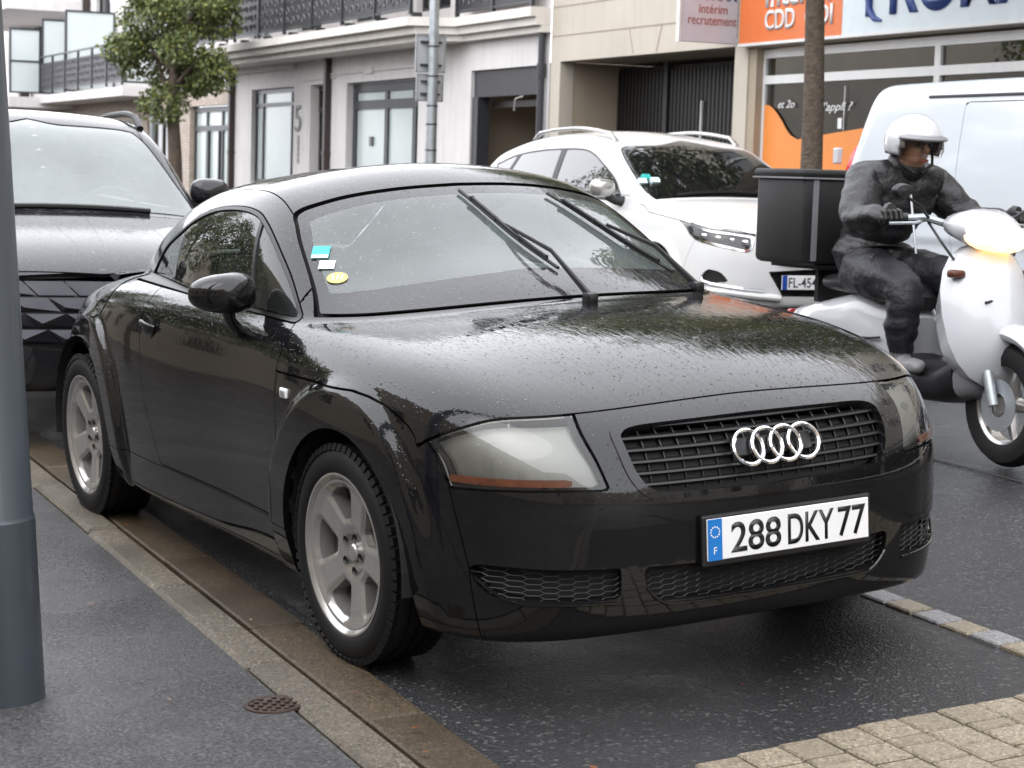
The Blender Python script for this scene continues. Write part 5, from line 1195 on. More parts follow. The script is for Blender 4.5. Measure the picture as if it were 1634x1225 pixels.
def surf_x(F, y, z, off=0.0, hi=1.2):
    y = np.atleast_1d(np.asarray(y, float)); z = np.broadcast_to(np.asarray(z, float), y.shape); a = np.full(y.shape, .0); b_ = np.full(y.shape, hi)
    for _ in range(24):
        m_ = (a + b_) / 2; ins = F(m_, y, z)[0] < 0; a = np.where(ins, m_, a); b_ = np.where(ins, b_, m_)
    return a + off
def rails(root, F, x0, x1, y, h, mat):
    for sg in (-1, 1):
        xs_ = np.linspace(x0, x1, 14); P = []
        for i, x in enumerate(xs_):
            z = np.linspace(2.0, 1.0, 500); v = F(np.full(500, x), np.full(500, y), z)[0]; zz = z[np.argmax(v < 0)]; e = min(i, 13 - i); P.append((x, sg * y, zz + (h if 1 <= e else .005)))
        mb = MB(); mb.tube(P, .018, 8, True, 1.2); mb.build('roof_rail', mat, root, smooth=True)
# --- white suv across the street
ws_ = base_car(WSD, 'parked_suv', 'white suv with silver roof rails parked across the street', (-8.68, 5.83, .05), M_['white_paint'], None, None)
root, F2, cv, full = ws_
LO2 = lambda x, a, z: F2(x, a, z)[1]
W2 = cr_poly([(-.2, 1.575), (.342, 1.555), (.56, 1.545), (.63, 1.53), (.665, 1.50), (.705, 1.418), (.747, 1.266), (.765, 1.17), (.765, 1.17), (.74, 1.06), (.74, 1.06), (-.2, 1.0), (-.2, 1.0)])
w2 = lambda x, a, z: np.maximum(np.maximum(poly_sdf(W2, a, z), .012 - LO2(x, a, z)), -1.5 - x)
S2 = cr_poly([(-3.50, 1.36), (-3.45, 1.372), (-3.10, 1.446), (-2.575, 1.492), (-2.035, 1.508), (-1.66, 1.501), (-1.45, 1.46), (-1.32, 1.415), (-.958, 1.262), (-.775, 1.125), (-.775, 1.125), (-.80, 1.10), (-1.0, 1.095), (-2.0, 1.11), (-3.2, 1.16), (-3.42, 1.22)])
s2 = lambda x, a, z: np.maximum(poly_sdf(S2, x, z), .45 - a)
wpan = cv.take(w2, .006); o_ = panel(root, 'windscreen', F2, wpan, M_['suv_glass'], .005, -.002, True)[0]
sub = Carver(F2, *wpan); sub.take(lambda x, a, z: np.maximum(poly_sdf(W2, a, z) + .035, .03 - LO2(x, a, z)), 0); panel(o_, 'windscreen_border', F2, (sub.V, sub.T), M_['black'], 0, -.008, True)
sl_ = cv.take(lambda x, a, z: s2(x, a, z) - .012, .003); sub = Carver(F2, *sl_)
pl_ = lambda x0, z0, x1, z1: (lambda z: x0 + (x1 - x0) * (z - z0) / (z1 - z0))
pb, pc = pl_(-2.105, 1.28, -2.08, 1.50), pl_(-3.16, 1.30, -3.03, 1.45)
fg = sub.take(lambda x, a, z: np.maximum(s2(x, a, z), pb(z) + .055 - x), 0); rg2 = sub.take(lambda x, a, z: np.maximum(np.maximum(s2(x, a, z), x - pb(z) + .045), pc(z) + .03 - x), 0); qg = sub.take(lambda x, a, z: np.maximum(s2(x, a, z), x - pc(z) + .03), 0)
for nm_, g_ in (('front_door_glass', fg), ('rear_door_glass', rg2), ('quarter_glass', qg)): panel(root, nm_, F2, g_, M_['tint'], .004, -.003)
panel(root, 'window_surround', F2, (sub.V, sub.T), M_['black'], .01, .001)
H2 = lin([-.36, -.22, .293, .641, .82, 1.0], [1.061, 1.005, .956, .905, .874, .86])
hz2 = lambda x, a, z: np.maximum(np.maximum(H2(x) - z, -.42 - .0 - x), x - lin([0, .4, .52, .7, .80, .85, .9], [.87, .845, .82, .72, .60, .4, .3])(a))
hd = cv.take(hz2, .007); panel(root, 'bonnet', F2, hd, M_['white_paint'], .014, 0, True)
L2 = cr_poly([(.7071 * (x - a), z) for x, a, z in ((.26, .855, .962), (.26, .855, .962), (.293, .849, .952), (.41, .863, .90), (.471, .863, .854), (.566, .85, .809), (.68, .78, .78), (.78, .694, .757), (.841, .582, .733), (.855, .53, .75), (.857, .515, .80), (.84, .49, .866), (.84, .49, .866), (.75, .64, .889), (.641, .783, .905), (.45, .83, .94))])
l2 = cv.take(lambda x, a, z: np.maximum(poly_sdf(L2, .7071 * (x - a), z), .1 - x), .006)
hs_ = panel(root, 'headlight', F2, l2, M_['lamp_glass'], .01, -.002)
sub = Carver(F2, *l2); inn = sub.take(lambda x, a, z: poly_sdf(L2, .7071 * (x - a), z) + .020, 0)
for o_, p_ in zip(panel(root, 'headlight_surround', F2, (sub.V, sub.T), M_['chrome'], .01, -.012), hs_): o_.parent = p_
for o_, p_ in zip(panel(root, 'headlight_housing', F2, inn, M_['dark_metal'], .02, -.035), hs_): o_.parent = p_
for sg, p_ in zip((-1, 1), hs_):
    for k in range(4):
        mb = MB(); mb.box((.60 + .075 * k, sg * (.80 - .078 * k), .845 - .013 * k), (.05, .06, .045), Matrix.Rotation(-sg * .8, 3, 'Z'), .012); mb.build('lamp_cell', M_['chrome'], p_, smooth=True)
fgp = lambda x, a, z: np.maximum(poly_sdf(cr_poly([(.46, .50), (.45, .535), (.475, .585), (.52, .590), (.58, .565), (.635, .50), (.62, .485), (.55, .49)]), .7071 * (x - a) + 1.5, z), .3 - x)
FP = cr_poly([(.7071 * (x - a), z) for x, a, z in ((.625, .845, .51), (.632, .842, .535), (.671, .818, .587), (.70, .79, .592), (.759, .738, .571), (.793, .69, .503), (.76, .735, .497), (.69, .80, .49))])
fog = cv.take(lambda x, a, z: np.maximum(poly_sdf(FP, .7071 * (x - a), z), .3 - x), 0); panel(root, 'fog_recess', F2, fog, M_['black'], .0, -.02)
GP = cr_poly([(-.2, .60), (.39, .59), (.40, .585), (.40, .585), (.27, .40), (.26, .395), (.26, .395), (-.2, .39), (-.2, .39)])
gl2 = cv.take(lambda x, a, z: np.maximum(poly_sdf(GP, a, z), .5 - x), 0); panel(root, 'lower_grille', F2, gl2, M_['black'], 0, -.03, True)
UP = cr_poly([(-.2, .85), (.36, .83), (.40, .80), (.34, .70), (.30, .66), (-.2, .655)])
gu = cv.take(lambda x, a, z: np.maximum(poly_sdf(UP, a, z), .5 - x), 0); panel(root, 'upper_grille', F2, gu, M_['black'], 0, -.03, True)
P = [(float(surf_x(F2, -a, z, .004)[0]), -a, z) for a, z in ((.40, .80), (.355, .71), (.31, .655), (.2, .645), (0, .642))]; P = P + [(x, -y, z) for x, y, z in P[-2::-1]]; bezel(root, 'grille_chrome', P, .016, M_['chrome'], n=8)
for sg in (-1, 1):
    P = [(x, sg * a, z) for x, a, z in ((.655, .850, .53), (.665, .845, .505), (.715, .805, .488), (.80, .715, .472), (.87, .58, .455), (.905, .43, .440))]; bezel(root, 'bumper_chrome', P, .012, M_['chrome'])
    P = [(x, sg * a, z) for x, a, z in ((.69, .82, .435), (.79, .72, .425), (.89, .50, .40), (.925, .30, .385))]; bezel(root, 'bumper_lip', P, .026, M_['white_paint'], n=8)
bp = cv.take(lambda x, a, z: .56 + (.80 - z) * -.4 - x if False else np.maximum((.53 - .45 * (.79 - z)) - x, z - .86), .004); panel(root, 'front_bumper', F2, bp, M_['white_paint'], .03, 0, True)
do2 = cv.take(lambda x, a, z: np.maximum(np.maximum(np.maximum(x + .62, -1.98 - x), np.maximum(.40 - z, z - 1.13)), .6 - a), .005); panel(root, 'front_door', F2, do2, M_['white_paint'])
do3 = cv.take(lambda x, a, z: np.maximum(np.maximum(np.maximum(x + 1.985, np.maximum(-3.0 - x, .44 - np.hypot(x + 2.7, z - .36))), np.maximum(.40 - z, z - 1.13)), .6 - a), .005); panel(root, 'rear_door', F2, do3, M_['white_paint'])
panel(root, 'body', F2, (cv.V, cv.T), M_['white_paint'], .015, 0, True)
inner_shell(root, F2, full, [lambda x, a, z: w2(x, a, z) + .02, lambda x, a, z: s2(x, a, z) + .01, lambda x, a, z: np.maximum(poly_sdf(L2, .7071 * (x - a), z), .1 - x), lambda x, a, z: np.maximum(np.hypot(x, z - .36) - .44, .5 - a), lambda x, a, z: np.maximum(np.hypot(x + 2.7, z - .36) - .44, .5 - a)])
rails(root, F2, -2.95, -1.30, .60, .055, M_['silver']); mirror(root, -.74, -1, 1.02, 1.185, M_['silver']); mirror(root, -.74, 1, 1.02, 1.185, M_['silver']); cabin(root, -.25, 1.12, ((-1.15, 1.05), (-2.1, 1.05)), .38, -.72)
mb = MB(); mb.box((-1.05, 0, 1.47), (.03, .24, .07), None, .02); mb.build('rear_view_mirror', M_['black'], root)
np2 = thing('number_plate', None, None); np2.parent = root; np2.matrix_local = Matrix(((0, 0, 1, .935), (1, 0, 0, -.035), (0, 1, 0, .508), (0, 0, 0, 1)))
mb = MB(); mb.box((0, 0, 0), (.52, .11, .012), None, .003); mb.build('plate_sheet', M_['white_print'], np2); mb = MB(); mb.box((-.238, 0, .007), (.044, .109, .002)); mb.box((.238, 0, .007), (.044, .109, .002)); mb.build('plate_band', plain('plate blue', (.012, .06, .32), .4), np2)
text('plate_characters', 'FL-454-RZ', M_['black_print'], np2, Matrix.Translation((0, 0, .0065)), w=.405, h=.078, ext=.0006, bold=.01)
for (x, a, z, mt) in ((-.64, .665, 1.21, 'stick_g'), (-.60, .70, 1.175, 'stick_w'), (-.58, .62, 1.175, 'stick_w')):
    q = project(lambda X, Y, Z: (F2(X, Y, Z)[2],), np.array([(x, -a, z)]), .002, 8)[0]; mb = MB(); mb.box(q, (.05, .075, .05), Matrix.Rotation(-.75, 3, 'Y')); mb.build('windscreen_sticker', M_[mt], o_ if False else root)
for y0, y1 in ((-.55, .05), (.02, .60)):
    P = [Vector(project(lambda X, Y, Z: (F2(X, Y, Z)[2],), np.array([(-.3, y0 + (y1 - y0) * t, 1.13 + .02 * t)]), .012, 8)[0]) for t in np.linspace(0, 1, 7)]; bezel(root, 'wiper', P, .012, M_['black'])
# --- dark suv behind the coupe
root, F3, cv, full = base_car(BSD, 'parked_suv', 'dark grey suv with a misted windscreen parked right behind the coupe', (-4.7, -.62, .02), M_['dark_paint'], None, None)
LO3 = lambda x, a, z: F3(x, a, z)[1]
W3 = cr_poly([(-.2, 1.505), (.168, 1.500), (.45, 1.490), (.555, 1.475), (.572, 1.462), (.626, 1.381), (.735, 1.125), (.755, 1.07), (.755, 1.07), (.72, .98), (.72, .98), (-.2, .96), (-.2, .96)])
w3 = lambda x, a, z: np.maximum(np.maximum(poly_sdf(W3, a, z), .012 - LO3(x, a, z)), -1.4 - x)
S3 = cr_poly([(-3.2, 1.12), (-3.1, 1.25), (-2.6, 1.40), (-2.0, 1.45), (-1.5, 1.44), (-1.15, 1.36), (-.75, 1.19), (-.52, 1.06), (-.52, 1.06), (-1.5, 1.07), (-2.6, 1.10)])
s3 = lambda x, a, z: np.maximum(poly_sdf(S3, x, z), .45 - a)
wp3 = cv.take(w3, .006); o3 = panel(root, 'windscreen', F3, wp3, M_['fog_glass'], .005, -.002, True)[0]
sub = Carver(F3, *wp3); sub.take(lambda x, a, z: np.maximum(poly_sdf(W3, a, z) + .035, .05 - LO3(x, a, z)), 0); panel(o3, 'windscreen_border', F3, (sub.V, sub.T), M_['black'], 0, -.008, True)
sl3 = cv.take(s3, .004); panel(root, 'side_glass', F3, sl3, M_['tint'], .005, -.003)
H3 = lin([-.4, .0, .4, .7, .9], [.99, .93, .86, .79, .74])
hd3 = cv.take(lambda x, a, z: np.maximum(np.maximum(H3(x) - z, -.36 - x), x - lin([0, .5, .7, .85], [.80, .76, .66, .45])(a)), .008); panel(root, 'bonnet', F3, hd3, M_['dark_paint'], .02, 0, True)
G3 = cr_poly([(-.2, .775), (.55, .775), (.72, .76), (.72, .70), (.60, .52), (.45, .47), (-.2, .46)])
g3_ = cv.take(lambda x, a, z: np.maximum(poly_sdf(G3, a, z), .45 - x), 0); panel(root, 'grille_back', F3, g3_, M_['black'], 0, -.05, True)
rf3 = cv.take(lambda x, a, z: np.maximum(np.maximum(a - .60, 1.3 - z), x + .7), .005); panel(root, 'roof', F3, rf3, M_['dark_paint'], .01, 0, True)
do4 = cv.take(lambda x, a, z: np.maximum(np.maximum(np.maximum(x + .55, -1.75 - x), np.maximum(.38 - z, z - 1.05)), .6 - a), .005); panel(root, 'front_door', F3, do4, M_['dark_paint'])
panel(root, 'body', F3, (cv.V, cv.T), M_['dark_paint'], .015, 0, True)
inner_shell(root, F3, full, [lambda x, a, z: w3(x, a, z) + .02, lambda x, a, z: s3(x, a, z) + .01, lambda x, a, z: np.maximum(poly_sdf(G3, a, z), .45 - x), lambda x, a, z: np.maximum(np.hypot(x, z - .35) - .43, .5 - a), lambda x, a, z: np.maximum(np.hypot(x + 2.68, z - .35) - .43, .5 - a)])
me_f = None
for j in range(4):
    for i in range(8):
        y = (i - 3.5) * .185 + (.05 if j % 2 else -.03) * (1 if i > 3 else -1); z = .728 - j * .073; sk = .03 if y > 0 else -.03; w_, h_ = .088, .031
        if poly_sdf(G3, np.array([abs(y)]), np.array([z]))[0] > -.012: continue
        x = float(surf_x(F3, y, z, -.022)[0]); q = [(y - w_ + sk, z + h_), (y + w_ + sk, z + h_), (y + w_ - sk, z - h_), (y - w_ - sk, z - h_)]
        P = [(float(surf_x(F3, a, b_, -.022)[0]), a, b_) for a, b_ in q]; cx = (x + .007, y + sk * .5 - .03, z - .012)
        mb = MB(); mb.add(P + [cx], [(0, 1, 4), (1, 2, 4), (2, 3, 4), (3, 0, 4)]); mb.build('grille_facet', M_['facet'], root)
# two pressed lines in the bonnet
def top_z(F, x, y, z0=1.3):
    z = np.linspace(z0, .4, 900); v = F(np.full(900, x), np.full(900, y), z)[0]; return z[np.argmax(v < 0)]
for sg in (-1, 1):
    for a0, a1 in ((.06, .13), (.40, .40)): P = [(x, sg * (a0 + (a1 - a0) * (.6 - x)), top_z(F3, x, sg * (a0 + (a1 - a0) * (.6 - x))) - .0042) for x in np.linspace(-.2, .62, 12)]; bezel(root, 'bonnet_crease', P, .006, M_['dark_paint'])
rails(root, F3, -2.75, -1.05, .63, .05, M_['black']); mirror(root, -.60, -1, .90, 1.165, M_['dark_paint'], .95); mirror(root, -.60, 1, .90, 1.165, M_['dark_paint'], .95); cabin(root, -.30, 1.06, ((-1.15, 1.0), (-2.05, 1.0)), .38, -.72)
mb = MB(); mb.prism([(-.17, -.05), (.17, -.05), (.20, .07), (-.20, .07)], -.02, .02, 'X'); mb.build('sensor_housing', M_['dark_metal'], root, Matrix.Translation((-.86, 0, 1.41)) @ Matrix.Rotation(-.95, 4, 'Y'))
P = [Vector(project(lambda X, Y, Z: (F3(X, Y, Z)[2],), np.array([(-.3, -.5 + 1.0 * t, 1.06)]), .012, 8)[0]) for t in np.linspace(0, 1, 8)]; bezel(root, 'wiper', P, .013, M_['black'])
for sg in (-1, 1):
    mb = MB(); x = float(surf_x(F3, sg * .72, .62, -.01)[0]); mb.box((x, sg * .72, .60), (.05, .16, .10), Matrix.Rotation(-sg * .5, 3, 'Z'), .02); mb.build('headlight', M_['lamp_glass'], root)
# --- white van ahead of the white suv
VND['ztop'] = 2.1
root, F4, cv, full = base_car(VND, 'parked_van', 'tall white panel van parked ahead of the white suv behind the scooter rider', (-2.53, 5.80, .06), M_['van_paint'], None, None, .03, label_cat='van')
LO4 = lambda x, a, z: F4(x, a, z)[1]
w4 = lambda x, a, z: np.maximum(np.maximum(np.maximum(a - .72, .02 - LO4(x, a, z)), z - 1.72), -.75 - x)
wp4 = cv.take(w4, .006); panel(root, 'windscreen', F4, wp4, M_['suv_glass'], .005, -.002, True)
s4 = lambda x, a, z: np.maximum(poly_sdf(np.array([(-1.25, 1.12), (-.25, 1.12), (-.62, 1.62), (-1.25, 1.66)]), x, z), .5 - a)
sd4 = cv.take(s4, .004); panel(root, 'door_glass', F4, sd4, M_['tint'], .005, -.003)
tl4 = cv.take(lambda x, a, z: np.maximum(np.maximum(x + 3.50 + .10 * np.maximum(1.50 - z, 0), .70 - a), np.maximum(1.05 - z, z - 1.62)), .004); panel(root, 'tail_light', F4, tl4, M_['red_lamp'], .03, .028)
hl4 = cv.take(lambda x, a, z: np.maximum(np.maximum(.35 - x, .45 - a), np.maximum(.68 - z, z - .90)), .005); panel(root, 'headlight', F4, hl4, M_['lamp_glass'], .02, -.002)
sdr = cv.take(lambda x, a, z: np.maximum(np.maximum(np.maximum(x + 1.32, -2.33 + .06 * (1.3 - z) - x), np.maximum(.40 - z, z - 1.80)), .6 - a), .006); panel(root, 'sliding_door', F4, sdr, M_['van_paint'])
fd = cv.take(lambda x, a, z: np.maximum(np.maximum(np.maximum(x + .30, -1.31 - x), np.maximum(.40 - z, z - 1.12)), .6 - a), .006); panel(root, 'front_door', F4, fd, M_['van_paint'])
wst = cv.take(lambda x, a, z: np.maximum(np.maximum(np.abs(z - 1.30) - .022, x + .2), .6 - a), .0); panel(root, 'waist_moulding', F4, wst, M_['van_paint'], .02, .012)
panel(root, 'body', F4, (cv.V, cv.T), M_['van_paint'], .015, 0, True)
inner_shell(root, F4, full, [lambda x, a, z: w4(x, a, z), lambda x, a, z: s4(x, a, z) + .01, lambda x, a, z: np.maximum(np.hypot(x, z - .33) - .41, .5 - a), lambda x, a, z: np.maximum(np.hypot(x + 2.73, z - .33) - .41, .5 - a)])
for sg in (-1, 1):
    P = []
    for x in np.linspace(-2.75, -1.35, 12):
        z = 1.84; y = np.linspace(1.1, .4, 400); v = F4(np.full(400, x), y, np.full(400, z))[0]; P.append((x, sg * (y[np.argmax(v < 0)] + .004), z))
    bezel(root, 'slide_rail', P, .010, M_['dark_metal'])
mirror(root, -.55, -1, 1.05, 1.22, M_['black'], 1.3); mirror(root, -.55, 1, 1.05, 1.22, M_['black'], 1.3)
mb = MB(); mb.box((-3.735, 0, .42), (.10, 1.6, .18), None, .04); mb.build('rear_bumper', M_['black'], root, smooth=True)
mb = MB(); mb.box((-3.70, -.83, 1.46), (.05, .05, .11), None, .01); mb.build('door_hinge', M_['van_paint'], root)
# ------------------------------------------------------------------ scooter with a delivery box, and its rider
GZ = G(-2.1, 2.62)
M_['sc_white'] = plain('white scooter plastic', (.48, .49, .51), .22, var=.03, coat=.7)
M_['sc_dark'] = plain('dark scooter plastic', (.010, .0095, .011), .4, var=.15)
M_['box_black'] = plain('black delivery box fabric', (.007, .0065, .007), .55, var=.2, nscale=8, bscale=160, bstr=.2)
M_['lamp_on'] = plain('lit headlamp', (.9, .8, .6), .3, emit=(1.0, .55, .20, 2.2))
M_['sc_grey'] = plain('grey scooter plastic', (.20, .20, .21), .35, var=.1)
s = thing('delivery_scooter', 'white and black scooter with lit headlamp and a big black delivery box behind the saddle', 'scooter', Matrix.Translation((-2.0, 2.62, GZ)))
RW, FW = (-.72, 0, .26), (.62, 0, .26)
def sc_wheel(c, nm):
    w = thing('wheel', None, None); w.parent = s; w.matrix_local = Matrix.Translation(c)
    mb = MB(); mb.lathe([(.165, -.045), (.20, -.055), (.24, -.045), (.258, -.02), (.262, 0), (.258, .02), (.24, .045), (.20, .055), (.165, .045)], 36, axis='Y'); mb.build('tyre', M_['rubber'], w, smooth=True)
    mb = MB(); mb.lathe([(.17, -.04), (.155, -.03), (.155, .03), (.17, .04)], 36, axis='Y')
    for k in range(5): a = 2 * PI * k / 5; mb.tube([(.02 * math.cos(a), 0, .02 * math.sin(a)), (.16 * math.cos(a), 0, .16 * math.sin(a))], [.028, .018], 6)
    mb.lathe([(0, -.05), (.035, -.05), (.035, .05), (0, .05)], 14, axis='Y'); mb.build('rim', M_['silver'], w, smooth=True)
    mb = MB(); mb.lathe([(.05, -.062), (.11, -.062), (.11, -.058), (.05, -.058)], 24, axis='Y', closed=True); mb.build('brake_disc', M_['steel'], w)
sc_wheel(RW, 'rear'); sc_wheel(FW, 'front')
def loft(secs, n=20, p=2.6):
    """superellipse sections (x, zc, half width, half height, tilt)"""
    V = []; F_ = []
    for x, zc, hw, hh, tl in secs:
        for k in range(n):
            a = 2 * PI * k / n; c, sn = math.cos(a), math.sin(a); u = math.copysign(abs(c) ** (2 / p), c) * hw; v = math.copysign(abs(sn) ** (2 / p), sn) * hh
            V.append((x - v * tl, u, zc + v))
    for i in range(len(secs) - 1): F_ += [(i * n + k, i * n + (k + 1) % n, (i + 1) * n + (k + 1) % n, (i + 1) * n + k) for k in range(n)]
    F_ += [tuple(range(n))[::-1], tuple((len(secs) - 1) * n + k for k in range(n))]
    return V, F_
def add_loft(name, secs, mat, parent, p=2.6):
    mb = MB(); mb.add(*loft(secs, 20, p)); return mb.build(name, mat, parent, smooth=True)
add_loft('rear_body', [(-.98, .50, .05, .04, 0), (-.90, .50, .11, .07, 0), (-.65, .52, .155, .10, 0), (-.35, .53, .165, .16, 0), (-.10, .48, .15, .20, .0), (0, .42, .12, .16, 0)], M_['sc_white'], s)
add_loft('saddle', [(-.64, .70, .12, .04, 0), (-.52, .705, .15, .05, 0), (-.35, .70, .15, .055, 0), (-.10, .68, .12, .05, 0), (.0, .64, .07, .03, 0)], M_['sc_dark'], s)
add_loft('floor_tunnel', [(-.15, .36, .15, .13, 0), (.05, .31, .17, .09, 0), (.30, .32, .17, .09, 0), (.42, .38, .16, .12, 0)], M_['sc_dark'], s)
add_loft('front_shield', [(.30, .50, .06, .14, .2), (.36, .56, .20, .24, .3), (.44, .62, .235, .30, .35), (.50, .66, .20, .28, .35), (.56, .70, .12, .20, .35), (.60, .72, .03, .1, .3)], M_['sc_white'], s, 2.3)
add_loft('lower_fairing', [(.34, .34, .08, .08, 0), (.42, .36, .15, .11, 0), (.50, .40, .12, .12, 0), (.55, .44, .05, .08, 0)], M_['sc_grey'], s)
mb = MB(); P = [(FW[0] + .30 * math.cos(a), 0, FW[2] + .30 * math.sin(a)) for a in np.linspace(.25, 2.6, 16)]; mb.tube(P, [.02] + [.042] * 14 + [.02], 12, True, 1.75); mb.build('front_mudguard', M_['sc_white'], s, smooth=True)
for sg in (-1, 1):
    mb = MB(); mb.tube([(FW[0], sg * .085, FW[2]), (.50, sg * .085, .58)], [.022, .028], 10); mb.build('fork_leg', M_['steel'], s, smooth=True)
add_loft('handlebar_cowl', [(.22, .98, .06, .035, 0), (.30, 1.0, .15, .06, 0), (.40, .99, .17, .085, .2), (.45, .985, .15, .07, .3), (.47, .99, .10, .05, .3)], M_['sc_white'], s, 2.3)
hl_ = add_loft('headlight', [(.44, .965, .150, .068, .3), (.50, .957, .135, .066, .35), (.545, .948, .095, .05, .35), (.565, .944, .04, .025, .35)], M_['lamp_on'], s, 2.3)
for sg in (-1, 1):
    mb = MB(); mb.tube([(.28, sg * .10, 1.0), (.26, sg * .22, 1.03), (.18, sg * .34, 1.02)], .016, 8); mb.build('handlebar', M_['steel'], s, smooth=True)
    mb = MB(); mb.tube([(.225, sg * .28, 1.027), (.165, sg * .385, 1.018)], .021, 10); mb.build('handgrip', M_['sc_dark'], s, smooth=True)
    mb = MB(); mb.tube([(.29, sg * .22, 1.03), (.32, sg * .29, 1.08), (.31, sg * .36, 1.12)], .007, 6); bm_ = mb.build('mirror_stalk', M_['sc_dark'], s, smooth=True)
    mb = MB(); mb.lathe([(0, .03), (.05, .024), (.065, .005), (.064, 0), (0, 0)], 18, axis='X'); mb.build('mirror', M_['sc_dark'], s, Matrix.Translation((.31, sg * .38, 1.14)) @ Matrix.Diagonal((1, .8, .5, 1)), smooth=True)
    mb = MB(); mb.box((.46, sg * .19, .80), (.05, .07, .035), None, .012); mb.build('indicator', M_['amber'], s, smooth=True)
mb = MB(); mb.tube([(-.72, .06, .26), (-.35, .10, .30), (-.1, .10, .30)], [.05, .085, .06], 10); mb.tube([(-.55, -.14, .30), (-.85, -.15, .34)], [.045, .05], 10); mb.tube([(-.78, .12, .28), (-.82, .13, .62)], .022, 8); mb.build('engine', M_['dark_metal'], s, smooth=True)
mb = MB(); mb.box((-.85, 0, .765), (.40, .30, .02)); mb.box((-.72, 0, .68), (.03, .2, .16)); mb.build('rack', M_['sc_dark'], s)
mb = MB(); mb.box((-1.0, 0, .52), (.03, .14, .05), None, .01); mb.build('tail_light', M_['red_lamp'], s)
bx_ = thing('delivery_box', None, None); bx_.parent = s
mb = MB(); mb.box((-.85, 0, .985), (.42, .50, .42), None, .03); mb.build('box_body', M_['box_black'], bx_, smooth=True); mb = MB(); mb.box((-.85, 0, 1.205), (.44, .52, .04), None, .015); mb.build('box_lid', M_['box_black'], bx_, smooth=True)
mb = MB(); mb.box((-.85, 0, 1.183), (.445, .525, .008)); mb.build('box_seam', M_['sc_grey'], bx_)
mb = MB()
for yy in (-.18, .18): mb.box((-.639, yy, .985), (.006, .03, .38))
mb.build('box_strap', M_['sc_grey'], bx_)
for sg in (-1, 1):
    mb = MB(); mb.tube([(.25, sg * .20, 1.02), (.27, sg * .27, 1.005), (.22, sg * .37, 1.0)], .007, 6); mb.build('brake_lever', M_['steel'], s, smooth=True)
    mb = MB(); mb.tube([(.25, sg * .19, 1.01), (.36, sg * .20, .93), (.42, sg * .12, .80)], .006, 6); mb.build('cable', M_['sc_dark'], s, smooth=True)
mb = MB(); mb.tube([(.575, y, .70 - .9 * y * y) for y in np.linspace(-.12, .12, 9)], .006, 5); mb.build('shield_seam', M_['sc_dark'], s)
mb = MB(); mb.tube([(x, -.165, .50 + .03 * math.sin(x * 6)) for x in np.linspace(-.7, -.1, 9)], .006, 5); mb.build('side_seam', M_['sc_dark'], s)
# rider: one skinned body, posed on the saddle, hands on the grips
M_['jacket'] = plain('black rain jacket', (.010, .0098, .011), .42, var=.25, nscale=7, bscale=22, bstr=.5, bdist=.02)
M_['trouser'] = plain('dark navy trousers', (.010, .010, .015), .55, var=.2, nscale=8, bscale=25, bstr=.5, bdist=.02)
M_['skin'] = plain('skin', (.36, .20, .13), .5, var=.08); M_['glove'] = plain('black glove', (.015, .014, .014), .5, var=.2); M_['shoe'] = plain('grey shoe', (.16, .155, .16), .5, var=.15)
rd = thing('person', 'scooter rider in a white helmet, dark rain jacket and dark trousers leaning to the handlebar', 'person', Matrix.Translation((-2.0, 2.62, GZ)))
J = []; Ed = []; Rr = []
def jt(p, r, par=None):
    J.append(p); Rr.append(r)
    if par is not None: Ed.append((par, len(J) - 1))
    return len(J) - 1
pel = jt((-.40, 0, .80), (.175, .15)); w1 = jt((-.40, 0, .92), (.185, .155), pel); ch = jt((-.34, 0, 1.07), (.20, .165), w1); cn = jt((-.26, 0, 1.19), (.17, .13), ch); nk = jt((-.19, 0, 1.245), (.062, .062), cn); hd_ = jt((-.15, 0, 1.30), (.075, .085), nk); ht = jt((-.14, 0, 1.38), (.07, .085), hd_)
for sg in (-1, 1):
    sh = jt((-.24, sg * .185, 1.17), (.108, .10), cn); el = jt((-.10, sg * .32, .99), (.086, .086), sh); fa_ = jt((.06, sg * .325, 1.02), (.064, .064), el); wr = jt((.145, sg * .325, 1.035), (.036, .036), fa_)
    hp = jt((-.36, sg * .10, .775), (.135, .125), pel); th = jt((-.12, sg * .17, .755), (.115, .11), hp); kn = jt((.12, sg * .19, .72), (.092, .092), th); cf = jt((.085, sg * .185, .55), (.088, .088), kn); an = jt((.07, sg * .17, .42), (.05, .05), cf)
    ft = jt((.10, sg * .17, .385), (.044, .042), an); to = jt((.25, sg * .185, .385), (.038, .03), ft)
me = bpy.data.meshes.new('body'); me.from_pydata(J, Ed, []); ob = bpy.data.objects.new('body', me); COL.objects.link(ob)
ob.modifiers.new('skin', 'SKIN'); sv = me.skin_vertices[0].data
for i, r in enumerate(Rr): sv[i].radius = r; sv[i].use_root = (i == pel)
ob.modifiers['skin'].use_smooth_shade = True; ss = ob.modifiers.new('sub', 'SUBSURF'); ss.levels = 3; ss.render_levels = 3
dg = bpy.context.evaluated_depsgraph_get(); me2 = bpy.data.meshes.new_from_object(ob.evaluated_get(dg)); bpy.data.objects.remove(ob)
me2.name = 'body'; me2.materials.clear()
for k in ('jacket', 'trouser', 'skin', 'shoe'): me2.materials.append(M_[k])
for p in me2.polygons:
    c = p.center; p.use_smooth = True
    p.material_index = 2 if (c.z > 1.245 and abs(c.y) < .085 and c.x > -.225) else (3 if c.z < .43 else (1 if (c.z < .84 and c.x > -.55) else 0))
from mathutils import noise as _nz
for v in me2.vertices:          # loose cloth: folds that run round the sleeves, the waist and behind the knees
    c = v.co
    if c.z > 1.27: continue
    f = _nz.noise(Vector((c.x * 9, c.y * 9, c.z * 26))) * .011 + _nz.noise(Vector((c.x * 22 + 5, c.y * 22, c.z * 40))) * .005
    v.co = c + v.normal * f
